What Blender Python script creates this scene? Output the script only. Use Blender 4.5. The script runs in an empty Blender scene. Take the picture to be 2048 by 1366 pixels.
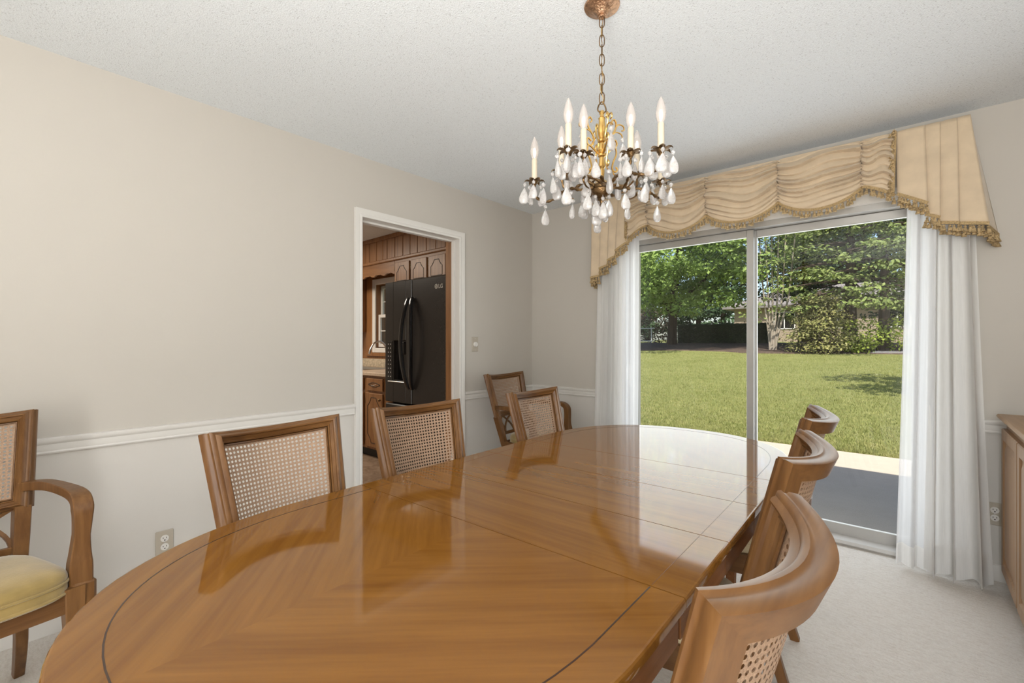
import bpy, bmesh, math, random
import numpy as np
from mathutils import Vector, Matrix
R = math.radians
S = bpy.context.scene
COL = S.collection

# ------------------------------------------------------------------ camera
cam_data = bpy.data.cameras.new('camera')
cam_data.sensor_width = 36.0
cam_data.lens = 36.0 * 915 / 2048
cam_data.shift_y = 2.0 / 2048
cam_data.clip_start = 0.05
cam_data.clip_end = 400
cam = bpy.data.objects.new('camera', cam_data)
cam.location = (2.722, -3.404, 1.22)
cam.rotation_euler = (R(90), 0, R(41.163))
COL.objects.link(cam)
S.camera = cam

# ------------------------------------------------------------------ colour management
S.view_settings.view_transform = 'Standard'
S.view_settings.look = 'None'
S.view_settings.gamma = 1.0
S.view_settings.use_curve_mapping = False
S.view_settings.exposure = 0.0

# ------------------------------------------------------------------ sky
W = bpy.data.worlds.new('sky')
S.world = W
W.use_nodes = True
wn, wl = W.node_tree.nodes, W.node_tree.links
sky = wn.new('ShaderNodeTexSky')
sky.sky_type = 'NISHITA'
sky.sun_disc = False
sky.sun_elevation = R(55)
sky.sun_rotation = R(160)
sky.air_density = 1.0
sky.dust_density = 1.5
wl.new(sky.outputs[0], wn['Background'].inputs[0])
wn['Background'].inputs[1].default_value = 0.22

def lamp(name, kind, loc, energy, color=(1, 1, 1), rot=(0, 0, 0), **kw):
    d = bpy.data.lights.new(name, kind)
    d.energy = energy
    d.color = color
    for k, v in kw.items():
        setattr(d, k, v)
    o = bpy.data.objects.new(name, d)
    o.location = loc
    o.rotation_euler = rot
    COL.objects.link(o)
    return o

SUN_DIR = Vector((-0.30, 0.644, -1.0)).normalized()
sun = lamp('sun', 'SUN', (0, -6, 12), 7.5, (1.0, 0.95, 0.86), angle=R(0.6))
sun.rotation_euler = SUN_DIR.to_track_quat('-Z', 'Y').to_euler()
# added fill lamp, set in an invented window opening behind the camera
lamp('back_fill_light', 'AREA', (3.11, -5.27, 1.25), 66.0, (1.0, 0.98, 0.95), (R(90), 0, 0),
     shape='RECTANGLE', size=0.74, size_y=1.95)
# added upward lamp behind the camera, fills the room off the ceiling
lamp('ceiling_bounce_fill', 'AREA', (2.95, -3.95, 1.1), 84.0, (1.0, 0.99, 0.975), (R(180), 0, 0),
     shape='RECTANGLE', size=1.2, size_y=1.6)
# area lamp added in the patio doorway to strengthen its daylight
lamp('patio_door_daylight_fill', 'AREA', (1.86, 0.22, 1.05), 25.0, (0.93, 0.97, 1.0), (R(-90), 0, 0),
     shape='RECTANGLE', size=1.75, size_y=1.85)
# added lamp under the kitchen ceiling to brighten the kitchen, no fixture
lamp('kitchen_fill_light', 'AREA', (-2.5, -1.7, 2.41), 55.0, (1.0, 0.90, 0.76), (0, 0, 0),
     shape='DISK', size=1.0)

# ------------------------------------------------------------------ material helpers
MATS = {}
def new_mat(name):
    m = bpy.data.materials.new(name)
    m.use_nodes = True
    nt = m.node_tree
    MATS[name] = m
    return m, nt.nodes, nt.links, nt.nodes['Principled BSDF']

def tex_coord(n, l, scale=(1, 1, 1), rot=(0, 0, 0), out='Object'):
    tc = n.new('ShaderNodeTexCoord')
    mp = n.new('ShaderNodeMapping')
    mp.inputs['Scale'].default_value = scale
    mp.inputs['Rotation'].default_value = rot
    l.new(tc.outputs[out], mp.inputs['Vector'])
    return mp.outputs['Vector']

def noise(n, l, vec, scale, detail=3, rough=0.5, dist=0.0):
    t = n.new('ShaderNodeTexNoise')
    t.inputs['Scale'].default_value = scale
    t.inputs['Detail'].default_value = detail
    t.inputs['Roughness'].default_value = rough
    t.inputs['Distortion'].default_value = dist
    l.new(vec, t.inputs['Vector'])
    return t.outputs['Fac']

def ramp(n, l, fac, stops):
    r = n.new('ShaderNodeValToRGB')
    e = r.color_ramp.elements
    while len(e) < len(stops):
        e.new(0.5)
    for el, (p, c) in zip(e, stops):
        el.position = p
        el.color = (*c, 1) if len(c) == 3 else c
    l.new(fac, r.inputs['Fac'])
    return r.outputs['Color']

def mix(n, l, fac, a, b, mode='MIX'):
    m = n.new('ShaderNodeMix')
    m.data_type = 'RGBA'
    m.blend_type = mode
    for sock, v in ((m.inputs[0], fac), (m.inputs[6], a), (m.inputs[7], b)):
        if hasattr(v, 'node'):
            l.new(v, sock)
        else:
            sock.default_value = v if not isinstance(v, tuple) or len(v) == 4 else (*v, 1)
    return m.outputs[2]

def bump(n, l, h, bsdf, strength=0.2, dist=0.01):
    b = n.new('ShaderNodeBump')
    b.inputs['Strength'].default_value = strength
    b.inputs['Distance'].default_value = dist
    l.new(h, b.inputs['Height'])
    l.new(b.outputs['Normal'], bsdf.inputs['Normal'])

def plain(name, col, rough=0.5, metal=0.0, var=0.06, nscale=8, bmp=0.0, bscale=60, spec=0.5, **kw):
    m, n, l, b = new_mat(name)
    v = tex_coord(n, l)
    f = noise(n, l, v, nscale, 4)
    lo = tuple(c * (1 - var) for c in col)
    hi = tuple(min(1, c * (1 + var)) for c in col)
    l.new(ramp(n, l, f, [(0.3, lo), (0.7, hi)]), b.inputs['Base Color'])
    b.inputs['Roughness'].default_value = rough
    b.inputs['Metallic'].default_value = metal
    b.inputs['Specular IOR Level'].default_value = spec
    for k, val in kw.items():
        b.inputs[k.replace('_', ' ')].default_value = val
    if bmp:
        bump(n, l, noise(n, l, v, bscale, 3), b, bmp, 0.004)
    return m

def wood(name, dark, mid, light, axis='X', rough=0.35, rotz=0.0, fine=90, coarse=9, coat=0.0, coat_rough=0.1, figure=0.5, spec=0.5):
    m, n, l, b = new_mat(name)
    lo = 0.06
    sc = {'X': (lo, 1, 1), 'Y': (1, lo, 1), 'Z': (1, 1, lo)}[axis]
    tc = n.new('ShaderNodeTexCoord')
    mr = n.new('ShaderNodeMapping')
    mr.inputs['Rotation'].default_value = (0, 0, rotz)
    l.new(tc.outputs['Object'], mr.inputs['Vector'])
    mp = n.new('ShaderNodeMapping')
    mp.inputs['Scale'].default_value = sc
    l.new(mr.outputs[0], mp.inputs['Vector'])
    f1 = noise(n, l, mp.outputs[0], coarse, 4, 0.55, 1.2)
    f2 = noise(n, l, mp.outputs[0], fine, 3, 0.6)
    c1 = ramp(n, l, f1, [(0.28, dark), (0.5, mid), (0.72, light)])
    c2 = ramp(n, l, f2, [(0.35, dark), (0.65, light)])
    c = mix(n, l, 0.35, c1, c2)
    # slow figure with wavy lines
    w = n.new('ShaderNodeTexWave')
    w.wave_type = 'BANDS'
    w.bands_direction = {'X': 'Y', 'Y': 'X', 'Z': 'X'}[axis]
    w.inputs['Scale'].default_value = coarse * 0.5
    w.inputs['Distortion'].default_value = 9
    w.inputs['Detail'].default_value = 3
    w.inputs['Detail Scale'].default_value = 0.7
    l.new(mp.outputs[0], w.inputs['Vector'])
    c = mix(n, l, figure * 0.5, c, ramp(n, l, w.outputs['Fac'], [(0.0, dark), (0.25, mid), (1.0, light)]))
    l.new(c, b.inputs['Base Color'])
    b.inputs['Roughness'].default_value = rough
    b.inputs['Specular IOR Level'].default_value = spec
    b.inputs['Coat Weight'].default_value = coat
    b.inputs['Coat Roughness'].default_value = coat_rough
    bump(n, l, f2, b, 0.03, 0.002)
    return m

# ------------------------------------------------------------------ mesh builder
class MB:
    def __init__(self):
        self.v, self.f, self.m = [], [], []
    def add(self, verts, faces, m=0):
        o = len(self.v)
        self.v.extend(tuple(p) for p in verts)
        for fc in faces:
            self.f.append(tuple(i + o for i in fc))
            self.m.append(m)
        return self
    def box(self, x0, y0, z0, x1, y1, z1, c=0.0, m=0, xf=None):
        if x0 > x1: x0, x1 = x1, x0
        if y0 > y1: y0, y1 = y1, y0
        if z0 > z1: z0, z1 = z1, z0
        c = min(c, 0.49 * min(x1 - x0, y1 - y0, z1 - z0))
        if c <= 0:
            vs = [(x, y, z) for x in (x0, x1) for y in (y0, y1) for z in (z0, z1)]
            fs = [(0, 1, 3, 2), (4, 6, 7, 5), (0, 4, 5, 1), (2, 3, 7, 6), (0, 2, 6, 4), (1, 5, 7, 3)]
        else:
            vs, idx = [], {}
            for i, x in enumerate((x0, x1)):
                for j, y in enumerate((y0, y1)):
                    for k, z in enumerate((z0, z1)):
                        sx, sy, sz = (1, -1)[i] * c, (1, -1)[j] * c, (1, -1)[k] * c
                        idx[i, j, k] = len(vs)
                        vs += [(x, y + sy, z + sz), (x + sx, y, z + sz), (x + sx, y + sy, z)]
            g = lambda i, j, k, a: idx[i, j, k] + a
            fs = []
            for s in (0, 1):
                fs.append((g(s,0,0,0), g(s,1,0,0), g(s,1,1,0), g(s,0,1,0)))
                fs.append((g(0,s,0,1), g(1,s,0,1), g(1,s,1,1), g(0,s,1,1)))
                fs.append((g(0,0,s,2), g(1,0,s,2), g(1,1,s,2), g(0,1,s,2)))
            for a in (0, 1):
                for b in (0, 1):
                    fs.append((g(0,a,b,1), g(1,a,b,1), g(1,a,b,2), g(0,a,b,2)))
                    fs.append((g(a,0,b,0), g(a,1,b,0), g(a,1,b,2), g(a,0,b,2)))
                    fs.append((g(a,b,0,0), g(a,b,1,0), g(a,b,1,1), g(a,b,0,1)))
            for i in (0, 1):
                for j in (0, 1):
                    for k in (0, 1):
                        fs.append((g(i,j,k,0), g(i,j,k,1), g(i,j,k,2)))
        if xf: vs = [xf(Vector(p)) for p in vs]
        return self.add(vs, fs, m)
    def rings(self, rings, m=0, closed=True, cap0=True, cap1=True, loop=False):
        n = len(rings[0])
        vs = [p for r in rings for p in r]
        fs = []
        L = len(rings)
        for i in range(L if loop else L - 1):
            a, b = i * n, ((i + 1) % L) * n
            for j in range(n if closed else n - 1):
                k = (j + 1) % n
                fs.append((a + j, a + k, b + k, b + j))
        if not loop and closed:
            if cap0: fs.append(tuple(range(n - 1, -1, -1)))
            if cap1: fs.append(tuple((L - 1) * n + j for j in range(n)))
        return self.add(vs, fs, m)
    def tube(self, pts, rad, n=8, m=0, loop=False, section=None, up=(0, 0, 1), cap=True):
        pts = [Vector(p) for p in pts]
        L = len(pts)
        rr = rad if isinstance(rad, list) else [rad] * L
        rings, prev = [], None
        for i, p in enumerate(pts):
            if loop: t = pts[(i + 1) % L] - pts[i - 1]
            else: t = pts[min(i + 1, L - 1)] - pts[max(i - 1, 0)]
            t.normalize()
            if prev is None:
                a = Vector(up)
                if abs(a.dot(t)) > 0.95: a = Vector((1, 0, 0))
                nx = (a - t * a.dot(t)).normalized()
            else:
                nx = (prev - t * prev.dot(t)).normalized()
            prev = nx
            ny = t.cross(nx)
            r = rr[i]
            if section:
                w, h = r if isinstance(r, (tuple, list)) else (r, r)
                ring = [p + nx * (a * h) + ny * (b * w) for a, b in section]
            else:
                ring = [p + (nx * math.cos(2 * math.pi * k / n) + ny * math.sin(2 * math.pi * k / n)) * r for k in range(n)]
            rings.append(ring)
        return self.rings(rings, m, True, cap, cap, loop)
    def lathe(self, prof, n=24, c=(0, 0, 0), m=0, sx=1, sy=1):
        rings = []
        for r, z in prof:
            r = max(r, 1e-5)
            rings.append([(c[0] + sx * r * math.cos(2 * math.pi * k / n), c[1] + sy * r * math.sin(2 * math.pi * k / n), c[2] + z) for k in range(n)])
        return self.rings(rings, m)
    def grid(self, fn, nu, nv, m=0):
        vs = [fn(i / nu, j / nv) for j in range(nv + 1) for i in range(nu + 1)]
        fs = [(j * (nu + 1) + i, j * (nu + 1) + i + 1, (j + 1) * (nu + 1) + i + 1, (j + 1) * (nu + 1) + i) for j in range(nv) for i in range(nu)]
        return self.add(vs, fs, m)
    def prism(self, poly, z0, z1, m=0):
        """poly in xy, solid between z0 and z1"""
        return self.rings([[(x, y, z0) for x, y in poly], [(x, y, z1) for x, y in poly]], m)
    def build(self, name, mats, parent=None, loc=None, rot=None, smooth=35, fixn=True, solid=0.0):
        me = bpy.data.meshes.new(name)
        me.from_pydata(self.v, [], self.f)
        if not isinstance(mats, (list, tuple)): mats = [mats]
        for mt in mats: me.materials.append(mt)
        if any(self.m): me.polygons.foreach_set('material_index', self.m)
        if fixn:
            bm = bmesh.new(); bm.from_mesh(me)
            bmesh.ops.recalc_face_normals(bm, faces=bm.faces)
            bm.to_mesh(me); bm.free()
        if smooth:
            me.shade_smooth()
            me.set_sharp_from_angle(angle=R(smooth))
        me.update()
        o = bpy.data.objects.new(name, me)
        COL.objects.link(o)
        if parent: o.parent = parent
        if loc: o.location = loc
        if rot: o.rotation_euler = rot
        if solid:
            md = o.modifiers.new('thickness', 'SOLIDIFY'); md.thickness = solid; md.offset = 0
        return o

SQ = [(-1, -0.86), (-1, 0.86), (-0.86, 1), (0.86, 1), (1, 0.86), (1, -0.86), (0.86, -1), (-0.86, -1)]

def tag(o, label=None, cat=None, group=None, kind=None):
    if label: o['label'] = label
    if cat: o['category'] = cat
    if group: o['group'] = group
    if kind: o['kind'] = kind
    return o
def empty(name, loc=(0, 0, 0), rz=0.0):
    o = bpy.data.objects.new(name, None)
    o.empty_display_size = 0.1
    o.location = loc
    o.rotation_euler = (0, 0, rz)
    COL.objects.link(o)
    return o
def struct(o):
    o['kind'] = 'structure'
    return o
def copy_tree(o, parent=None):
    c = o.copy()
    COL.objects.link(c)
    if parent is not None: c.parent = parent
    for ch in list(o.children): copy_tree(ch, c)
    return c
def lerp(a, b, t): return a + (b - a) * t
def smooth_path(pts, n=6):
    """Catmull-Rom through 3-D points"""
    P = [Vector(p) for p in pts]
    out = []
    for i in range(len(P) - 1):
        p0, p1, p2, p3 = P[max(i - 1, 0)], P[i], P[i + 1], P[min(i + 2, len(P) - 1)]
        for k in range(n):
            t = k / n
            out.append(0.5 * ((2 * p1) + (p2 - p0) * t + (2 * p0 - 5 * p1 + 4 * p2 - p3) * t * t + (3 * p1 - p0 - 3 * p2 + p3) * t ** 3))
    out.append(P[-1])
    return out

# ------------------------------------------------------------------ materials
def wall_mat(name, up, low, split=0.79):
    m, n, l, b = new_mat(name)
    tc = n.new('ShaderNodeTexCoord')
    sp = n.new('ShaderNodeSeparateXYZ')
    l.new(tc.outputs['Object'], sp.inputs[0])
    g = n.new('ShaderNodeMath'); g.operation = 'GREATER_THAN'; g.inputs[1].default_value = split
    l.new(sp.outputs['Z'], g.inputs[0])
    f = noise(n, l, tc.outputs['Object'], 3, 3)
    cu = ramp(n, l, f, [(0.3, tuple(c * 0.985 for c in up)), (0.7, up)])
    cl = ramp(n, l, f, [(0.3, tuple(c * 0.985 for c in low)), (0.7, low)])
    l.new(mix(n, l, g.outputs[0], cl, cu), b.inputs['Base Color'])
    b.inputs['Roughness'].default_value = 0.75
    b.inputs['Specular IOR Level'].default_value = 0.25
    bump(n, l, noise(n, l, tc.outputs['Object'], 220, 3), b, 0.06, 0.002)
    return m
M_wall = wall_mat('wall_paint', (0.565, 0.532, 0.482), (0.66, 0.633, 0.595))
M_trim = plain('trim_paint', (0.74, 0.72, 0.685), 0.4, var=0.01)

def ceiling_mat():
    m, n, l, b = new_mat('ceiling_texture_paint')
    v = tex_coord(n, l)
    f = noise(n, l, v, 170, 4, 0.7)
    vo = n.new('ShaderNodeTexVoronoi'); vo.inputs['Scale'].default_value = 190
    l.new(v, vo.inputs['Vector'])
    h = n.new('ShaderNodeMath'); h.operation = 'ADD'
    l.new(f, h.inputs[0]); l.new(vo.outputs['Distance'], h.inputs[1])
    pit = n.new('ShaderNodeTexVoronoi'); pit.inputs['Scale'].default_value = 75
    l.new(v, pit.inputs['Vector'])
    c = ramp(n, l, f, [(0.3, (0.74, 0.765, 0.785)), (0.6, (0.83, 0.865, 0.89))])
    l.new(mix(n, l, ramp(n, l, pit.outputs['Distance'], [(0.10, (1, 1, 1)), (0.24, (0, 0, 0))]), c, (0.60, 0.615, 0.63)), b.inputs['Base Color'])
    b.inputs['Roughness'].default_value = 0.95
    b.inputs['Specular IOR Level'].default_value = 0.1
    bump(n, l, h.outputs[0], b, 0.40, 0.005)
    return m
M_ceil = ceiling_mat()

def carpet_mat():
    m, n, l, b = new_mat('cut_pile_carpet')
    v = tex_coord(n, l)
    f1 = noise(n, l, v, 110, 4, 0.75)
    f2 = noise(n, l, v, 5, 4, 0.6)
    f3 = noise(n, l, tex_coord(n, l, (1, 3.0, 1), (0, 0, 0.6)), 24, 5, 0.7)
    c = ramp(n, l, f1, [(0.33, (0.68, 0.60, 0.52)), (0.58, (0.95, 0.91, 0.84))])
    c = mix(n, l, 0.5, c, ramp(n, l, f2, [(0.3, (0.84, 0.77, 0.69)), (0.7, (0.93, 0.88, 0.81))]))
    c = mix(n, l, 0.35, c, ramp(n, l, f3, [(0.35, (0.70, 0.62, 0.53)), (0.55, (0.95, 0.90, 0.83))]))
    l.new(c, b.inputs['Base Color'])
    b.inputs['Roughness'].default_value = 1.0
    b.inputs['Specular IOR Level'].default_value = 0.05
    b.inputs['Sheen Weight'].default_value = 0.2
    h = n.new('ShaderNodeMath'); h.operation = 'ADD'
    l.new(f1, h.inputs[0]); l.new(f3, h.inputs[1])
    bump(n, l, h.outputs[0], b, 0.75, 0.014)
    return m
M_carpet = carpet_mat()

CH = ((0.085, 0.034, 0.010), (0.150, 0.067, 0.021), (0.225, 0.111, 0.039))
M_chair_z = wood('chair_wood_upright', *CH, axis='Z', rough=0.36, fine=70, coarse=14, figure=0.25, spec=0.35)
M_chair_y = wood('chair_wood_rail', *CH, axis='Y', rough=0.36, fine=70, coarse=14, figure=0.25, spec=0.35)
M_chair_x = wood('chair_wood_arm', *CH, axis='X', rough=0.36, fine=70, coarse=14, figure=0.25, spec=0.35)
TB = ((0.140, 0.053, 0.0092), (0.205, 0.085, 0.0145), (0.258, 0.114, 0.021))
TK = dict(rough=0.38, fine=60, coarse=7, coat=1.0, coat_rough=0.06, figure=0.35, spec=0.0)
M_leaf = wood('table_veneer_cross', *TB, axis='X', **TK)
M_end_a = wood('table_veneer_diagonal', *TB, axis='X', rotz=R(-41), **TK)
M_end_b = wood('table_veneer_diagonal_mirrored', *TB, axis='X', rotz=R(41), **TK)
M_apron = wood('table_apron_wood', (0.13, 0.052, 0.020), (0.19, 0.080, 0.032), (0.25, 0.11, 0.045), axis='Y', **dict(TK, coat=0.25, coat_rough=0.25))
M_inlay_fine = plain('fine_inlay', (0.14, 0.06, 0.025), 0.25, var=0.1)
M_inlay = plain('dark_inlay', (0.045, 0.022, 0.012), 0.25, var=0.1)
M_cane = plain('woven_cane', (0.40, 0.265, 0.175), 0.5, var=0.28, nscale=320, bmp=0.6, bscale=500)
M_velvet = plain('gold_velvet', (0.36, 0.255, 0.090), 0.85, var=0.22, nscale=9, bmp=0.2, bscale=150, Sheen_Weight=0.6, spec=0.1)
M_cream = plain('cream_damask', (0.70, 0.60, 0.40), 0.8, var=0.14, nscale=26, bmp=0.25, bscale=120, Sheen_Weight=0.3, spec=0.1)
M_brass = plain('polished_brass', (0.72, 0.47, 0.16), 0.24, 1.0, var=0.12)
M_bronze = plain('aged_bronze', (0.20, 0.125, 0.06), 0.42, 1.0, var=0.35, nscale=60, bmp=0.5, bscale=160)
M_copper = plain('embossed_canopy_metal', (0.52, 0.32, 0.20), 0.38, 1.0, var=0.3, nscale=60, bmp=1.0, bscale=130)
M_candle = plain('ivory_candle_sleeve', (0.60, 0.52, 0.40), 0.55, var=0.04, bmp=0.1, bscale=90)
M_black = plain('black_appliance_steel', (0.024, 0.019, 0.016), 0.27, 0.0, var=0.1, nscale=40)
M_gloss_black = plain('gloss_black_plastic', (0.012, 0.011, 0.011), 0.12, var=0.1)
M_chrome = plain('brushed_nickel', (0.62, 0.60, 0.57), 0.28, 1.0, var=0.05)
M_alu = plain('satin_aluminium', (0.46, 0.45, 0.43), 0.42, 0.5, var=0.04)
M_sill = plain('pale_sill', (0.52, 0.50, 0.47), 0.4, var=0.03)
M_whiteplastic = plain('almond_plastic', (0.47, 0.42, 0.345), 0.35, var=0.02)
M_dark = plain('dark_slot', (0.02, 0.018, 0.016), 0.6)
KW = ((0.15, 0.062, 0.020), (0.26, 0.115, 0.040), (0.35, 0.165, 0.062))
M_kwood_z = wood('kitchen_wood_vertical', *KW, axis='Z', rough=0.4, fine=70, coarse=12, figure=0.4)
M_kwood_x = wood('kitchen_wood_horizontal', *KW, axis='X', rough=0.4, fine=70, coarse=12, figure=0.4)
M_side = wood('sideboard_wood', (0.25, 0.14, 0.068), (0.335, 0.20, 0.105), (0.41, 0.26, 0.145), axis='Z', rough=0.4, fine=80, coarse=10, figure=0.3)
M_side_top = wood('sideboard_top_wood', (0.25, 0.135, 0.06), (0.33, 0.19, 0.085), (0.40, 0.245, 0.12), axis='Y', rough=0.35, fine=80, coarse=10, figure=0.3)
M_counter = plain('beige_laminate', (0.56, 0.43, 0.32), 0.35, var=0.15, nscale=60)
M_splash = plain('mottled_backsplash', (0.45, 0.38, 0.28), 0.4, var=0.35, nscale=45)

def tile_mat():
    m, n, l, b = new_mat('mottled_vinyl_floor')
    v = tex_coord(n, l)
    f = noise(n, l, tex_coord(n, l, (1, 1, 1), (0, 0, 0.6)), 9, 6, 0.75, 1.0)
    l.new(ramp(n, l, f, [(0.3, (0.14, 0.085, 0.052)), (0.5, (0.27, 0.18, 0.12)), (0.68, (0.38, 0.28, 0.20))]), b.inputs['Base Color'])
    b.inputs['Roughness'].default_value = 0.45
    return m
M_vinyl = tile_mat()

def glass_mat(name, tint=(0.93, 0.94, 0.93)):
    m, n, l, b = new_mat(name)
    out = n['Material Output']
    n.remove(b)
    tr = n.new('ShaderNodeBsdfTransparent'); tr.inputs[0].default_value = (*tint, 1)
    gl = n.new('ShaderNodeBsdfGlossy'); gl.inputs['Roughness'].default_value = 0.02
    fr = n.new('ShaderNodeFresnel'); fr.inputs['IOR'].default_value = 1.45
    mx = n.new('ShaderNodeMixShader')
    l.new(fr.outputs[0], mx.inputs[0]); l.new(tr.outputs[0], mx.inputs[1]); l.new(gl.outputs[0], mx.inputs[2])
    l.new(mx.outputs[0], out.inputs['Surface'])
    return m
M_glass = glass_mat('window_glass')

def sheer_mat(name, see, col=(0.93, 0.93, 0.93), trans=0.45):
    m, n, l, b = new_mat(name)
    out = n['Material Output']
    b.inputs['Roughness'].default_value = 0.9
    b.inputs['Specular IOR Level'].default_value = 0.1
    v = tex_coord(n, l)
    w = noise(n, l, tex_coord(n, l, (1, 1, 0.02)), 240, 2)
    c = ramp(n, l, w, [(0.3, tuple(x * 0.95 for x in col)), (0.7, col)])
    l.new(c, b.inputs['Base Color'])
    tl = n.new('ShaderNodeBsdfTranslucent'); l.new(c, tl.inputs[0])
    m1 = n.new('ShaderNodeMixShader'); m1.inputs[0].default_value = trans
    l.new(b.outputs[0], m1.inputs[1]); l.new(tl.outputs[0], m1.inputs[2])
    tr = n.new('ShaderNodeBsdfTransparent')
    m2 = n.new('ShaderNodeMixShader'); m2.inputs[0].default_value = see
    l.new(m1.outputs[0], m2.inputs[1]); l.new(tr.outputs[0], m2.inputs[2])
    l.new(m2.outputs[0], out.inputs['Surface'])
    return m
M_sheer = sheer_mat('sheer_voile', 0.22, (0.95, 0.95, 0.96), 0.5)
M_curtain = sheer_mat('lined_voile', 0.02, (0.90, 0.89, 0.87), 0.3)
M_valance = plain('gold_damask_fabric', (0.66, 0.53, 0.375), 0.7, var=0.07, nscale=14, bmp=0.12, bscale=300, Sheen_Weight=0.3, spec=0.15)
M_braid = plain('gold_braid', (0.46, 0.33, 0.17), 0.75, var=0.3, nscale=160, bmp=0.5, bscale=300, spec=0.15)
M_tassel = plain('tassel_thread', (0.44, 0.32, 0.17), 0.75, var=0.5, nscale=90, bmp=0.5, bscale=300, spec=0.2)

def crystal_mat():
    m, n, l, b = new_mat('rock_crystal')
    v = tex_coord(n, l)
    f = noise(n, l, v, 60, 3, 0.6, 1.5)
    l.new(ramp(n, l, f, [(0.35, (0.74, 0.71, 0.69)), (0.65, (0.95, 0.94, 0.93))]), b.inputs['Base Color'])
    b.inputs['Roughness'].default_value = 0.2
    b.inputs['IOR'].default_value = 1.5
    b.inputs['Transmission Weight'].default_value = 0.62
    return m
M_crystal = crystal_mat()
def emit_mat(name, col, s):
    m, n, l, b = new_mat(name)
    b.inputs['Base Color'].default_value = (*col, 1)
    b.inputs['Emission Color'].default_value = (*col, 1)
    b.inputs['Emission Strength'].default_value = s
    return m
M_filament = emit_mat('lit_filament', (1.0, 0.86, 0.66), 2.6)
def bulb_mat():
    m, n, l, b = new_mat('bulb_glass')
    out = n['Material Output']
    b.inputs['Base Color'].default_value = (0.55, 0.50, 0.46, 1)
    b.inputs['Roughness'].default_value = 0.1
    b.inputs['Emission Color'].default_value = (1.0, 0.90, 0.82, 1)
    b.inputs['Emission Strength'].default_value = 0.10
    tr = n.new('ShaderNodeBsdfTransparent')
    mx = n.new('ShaderNodeMixShader'); mx.inputs[0].default_value = 0.55
    l.new(b.outputs[0], mx.inputs[1]); l.new(tr.outputs[0], mx.inputs[2])
    l.new(mx.outputs[0], out.inputs['Surface'])
    return m
M_bulb = bulb_mat()
# ================================================================== ROOM SHELL
RX, RB, H, WT = 3.60, -5.25, 2.44, 0.15
DY0, DY1, DH = -1.79, -0.937, 2.045         # doorway to the kitchen (in the wall x = 0)
SX0, SX1, SH = 0.94, 2.80, 2.03             # patio door (in the wall y = 0)
mb = MB(); mb.box(-0.15, RB - 0.2, -0.06, RX + 0.1, 0.02, 0.0); struct(mb.build('floor', M_carpet, smooth=0))
mb = MB(); mb.box(-WT, RB - 0.2, H, RX + 0.1, 0.16, H + 0.1); struct(mb.build('ceiling', M_ceil, smooth=0))
mb = MB()
mb.box(-WT, RB, 0, 0, DY0 - 0.02, H); mb.box(-WT, DY1 + 0.02, 0, 0, 0.16, H); mb.box(-WT, DY0 - 0.02, DH + 0.02, 0, DY1 + 0.02, H)
struct(mb.build('wall_left', M_wall, smooth=0))
mb = MB()
mb.box(0, 0, 0, SX0, 0.16, H); mb.box(SX1, 0, 0, RX + 0.1, 0.16, H); mb.box(SX0, 0, SH, SX1, 0.16, H)
struct(mb.build('wall_window', M_wall, smooth=0))
mb = MB(); mb.box(RX, RB, 0, RX + 0.1, 0, H)
struct(mb.build('wall_right', M_wall, smooth=0))
mb = MB()
mb.box(0, RB - 0.1, 0, 2.72, RB, H); mb.box(3.5, RB - 0.1, 0, RX, RB, H); mb.box(2.72, RB - 0.1, 0, 3.5, RB, 0.26); mb.box(2.72, RB - 0.1, 2.24, 3.5, RB, H)
struct(mb.build('wall_back', M_wall, smooth=0))

def rail_profile(mb, a, b, z0, nrm, prof):
    """extrude a wall moulding profile [(out, up)] from a to b (xy)"""
    r = []
    for p in (a, b):
        r.append([(p[0] + nrm[0] * o, p[1] + nrm[1] * o, z0 + u) for o, u in prof])
    mb.rings(r)
RAIL = [(0, 0), (0.010, 0), (0.013, 0.006), (0.011, 0.012), (0.013, 0.018), (0.013, 0.040), (0.019, 0.046), (0.023, 0.054), (0.023, 0.064), (0.017, 0.067), (0, 0.067)]
for nm, a, b, nr in (('trim_1', (0, RB), (0, DY0 - 0.056), (1, 0)), ('trim_2', (0, DY1 + 0.056), (0, 0), (1, 0)),
                     ('trim_3', (0, 0), (SX0 - 0.08, 0), (0, -1)), ('trim_4', (SX1 + 0.08, 0), (RX, 0), (0, -1))):
    mb = MB(); rail_profile(mb, a, b, 0.755, nr, RAIL); struct(mb.build(nm, M_trim, smooth=30))
BASE = [(0, 0), (0.014, 0), (0.014, 0.065), (0.010, 0.078), (0, 0.082)]
for nm, segs, nr in (('baseboard_left', [((0, RB), (0, DY0 - 0.056)), ((0, DY1 + 0.056), (0, 0))], (1, 0)),
                     ('baseboard_window', [((0, 0), (SX0 - 0.06, 0)), ((SX1 + 0.06, 0), (RX, 0))], (0, -1))):
    mb = MB()
    for a, b in segs: rail_profile(mb, a, b, 0.0, nr, BASE)
    struct(mb.build(nm, M_trim, smooth=30))

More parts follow.
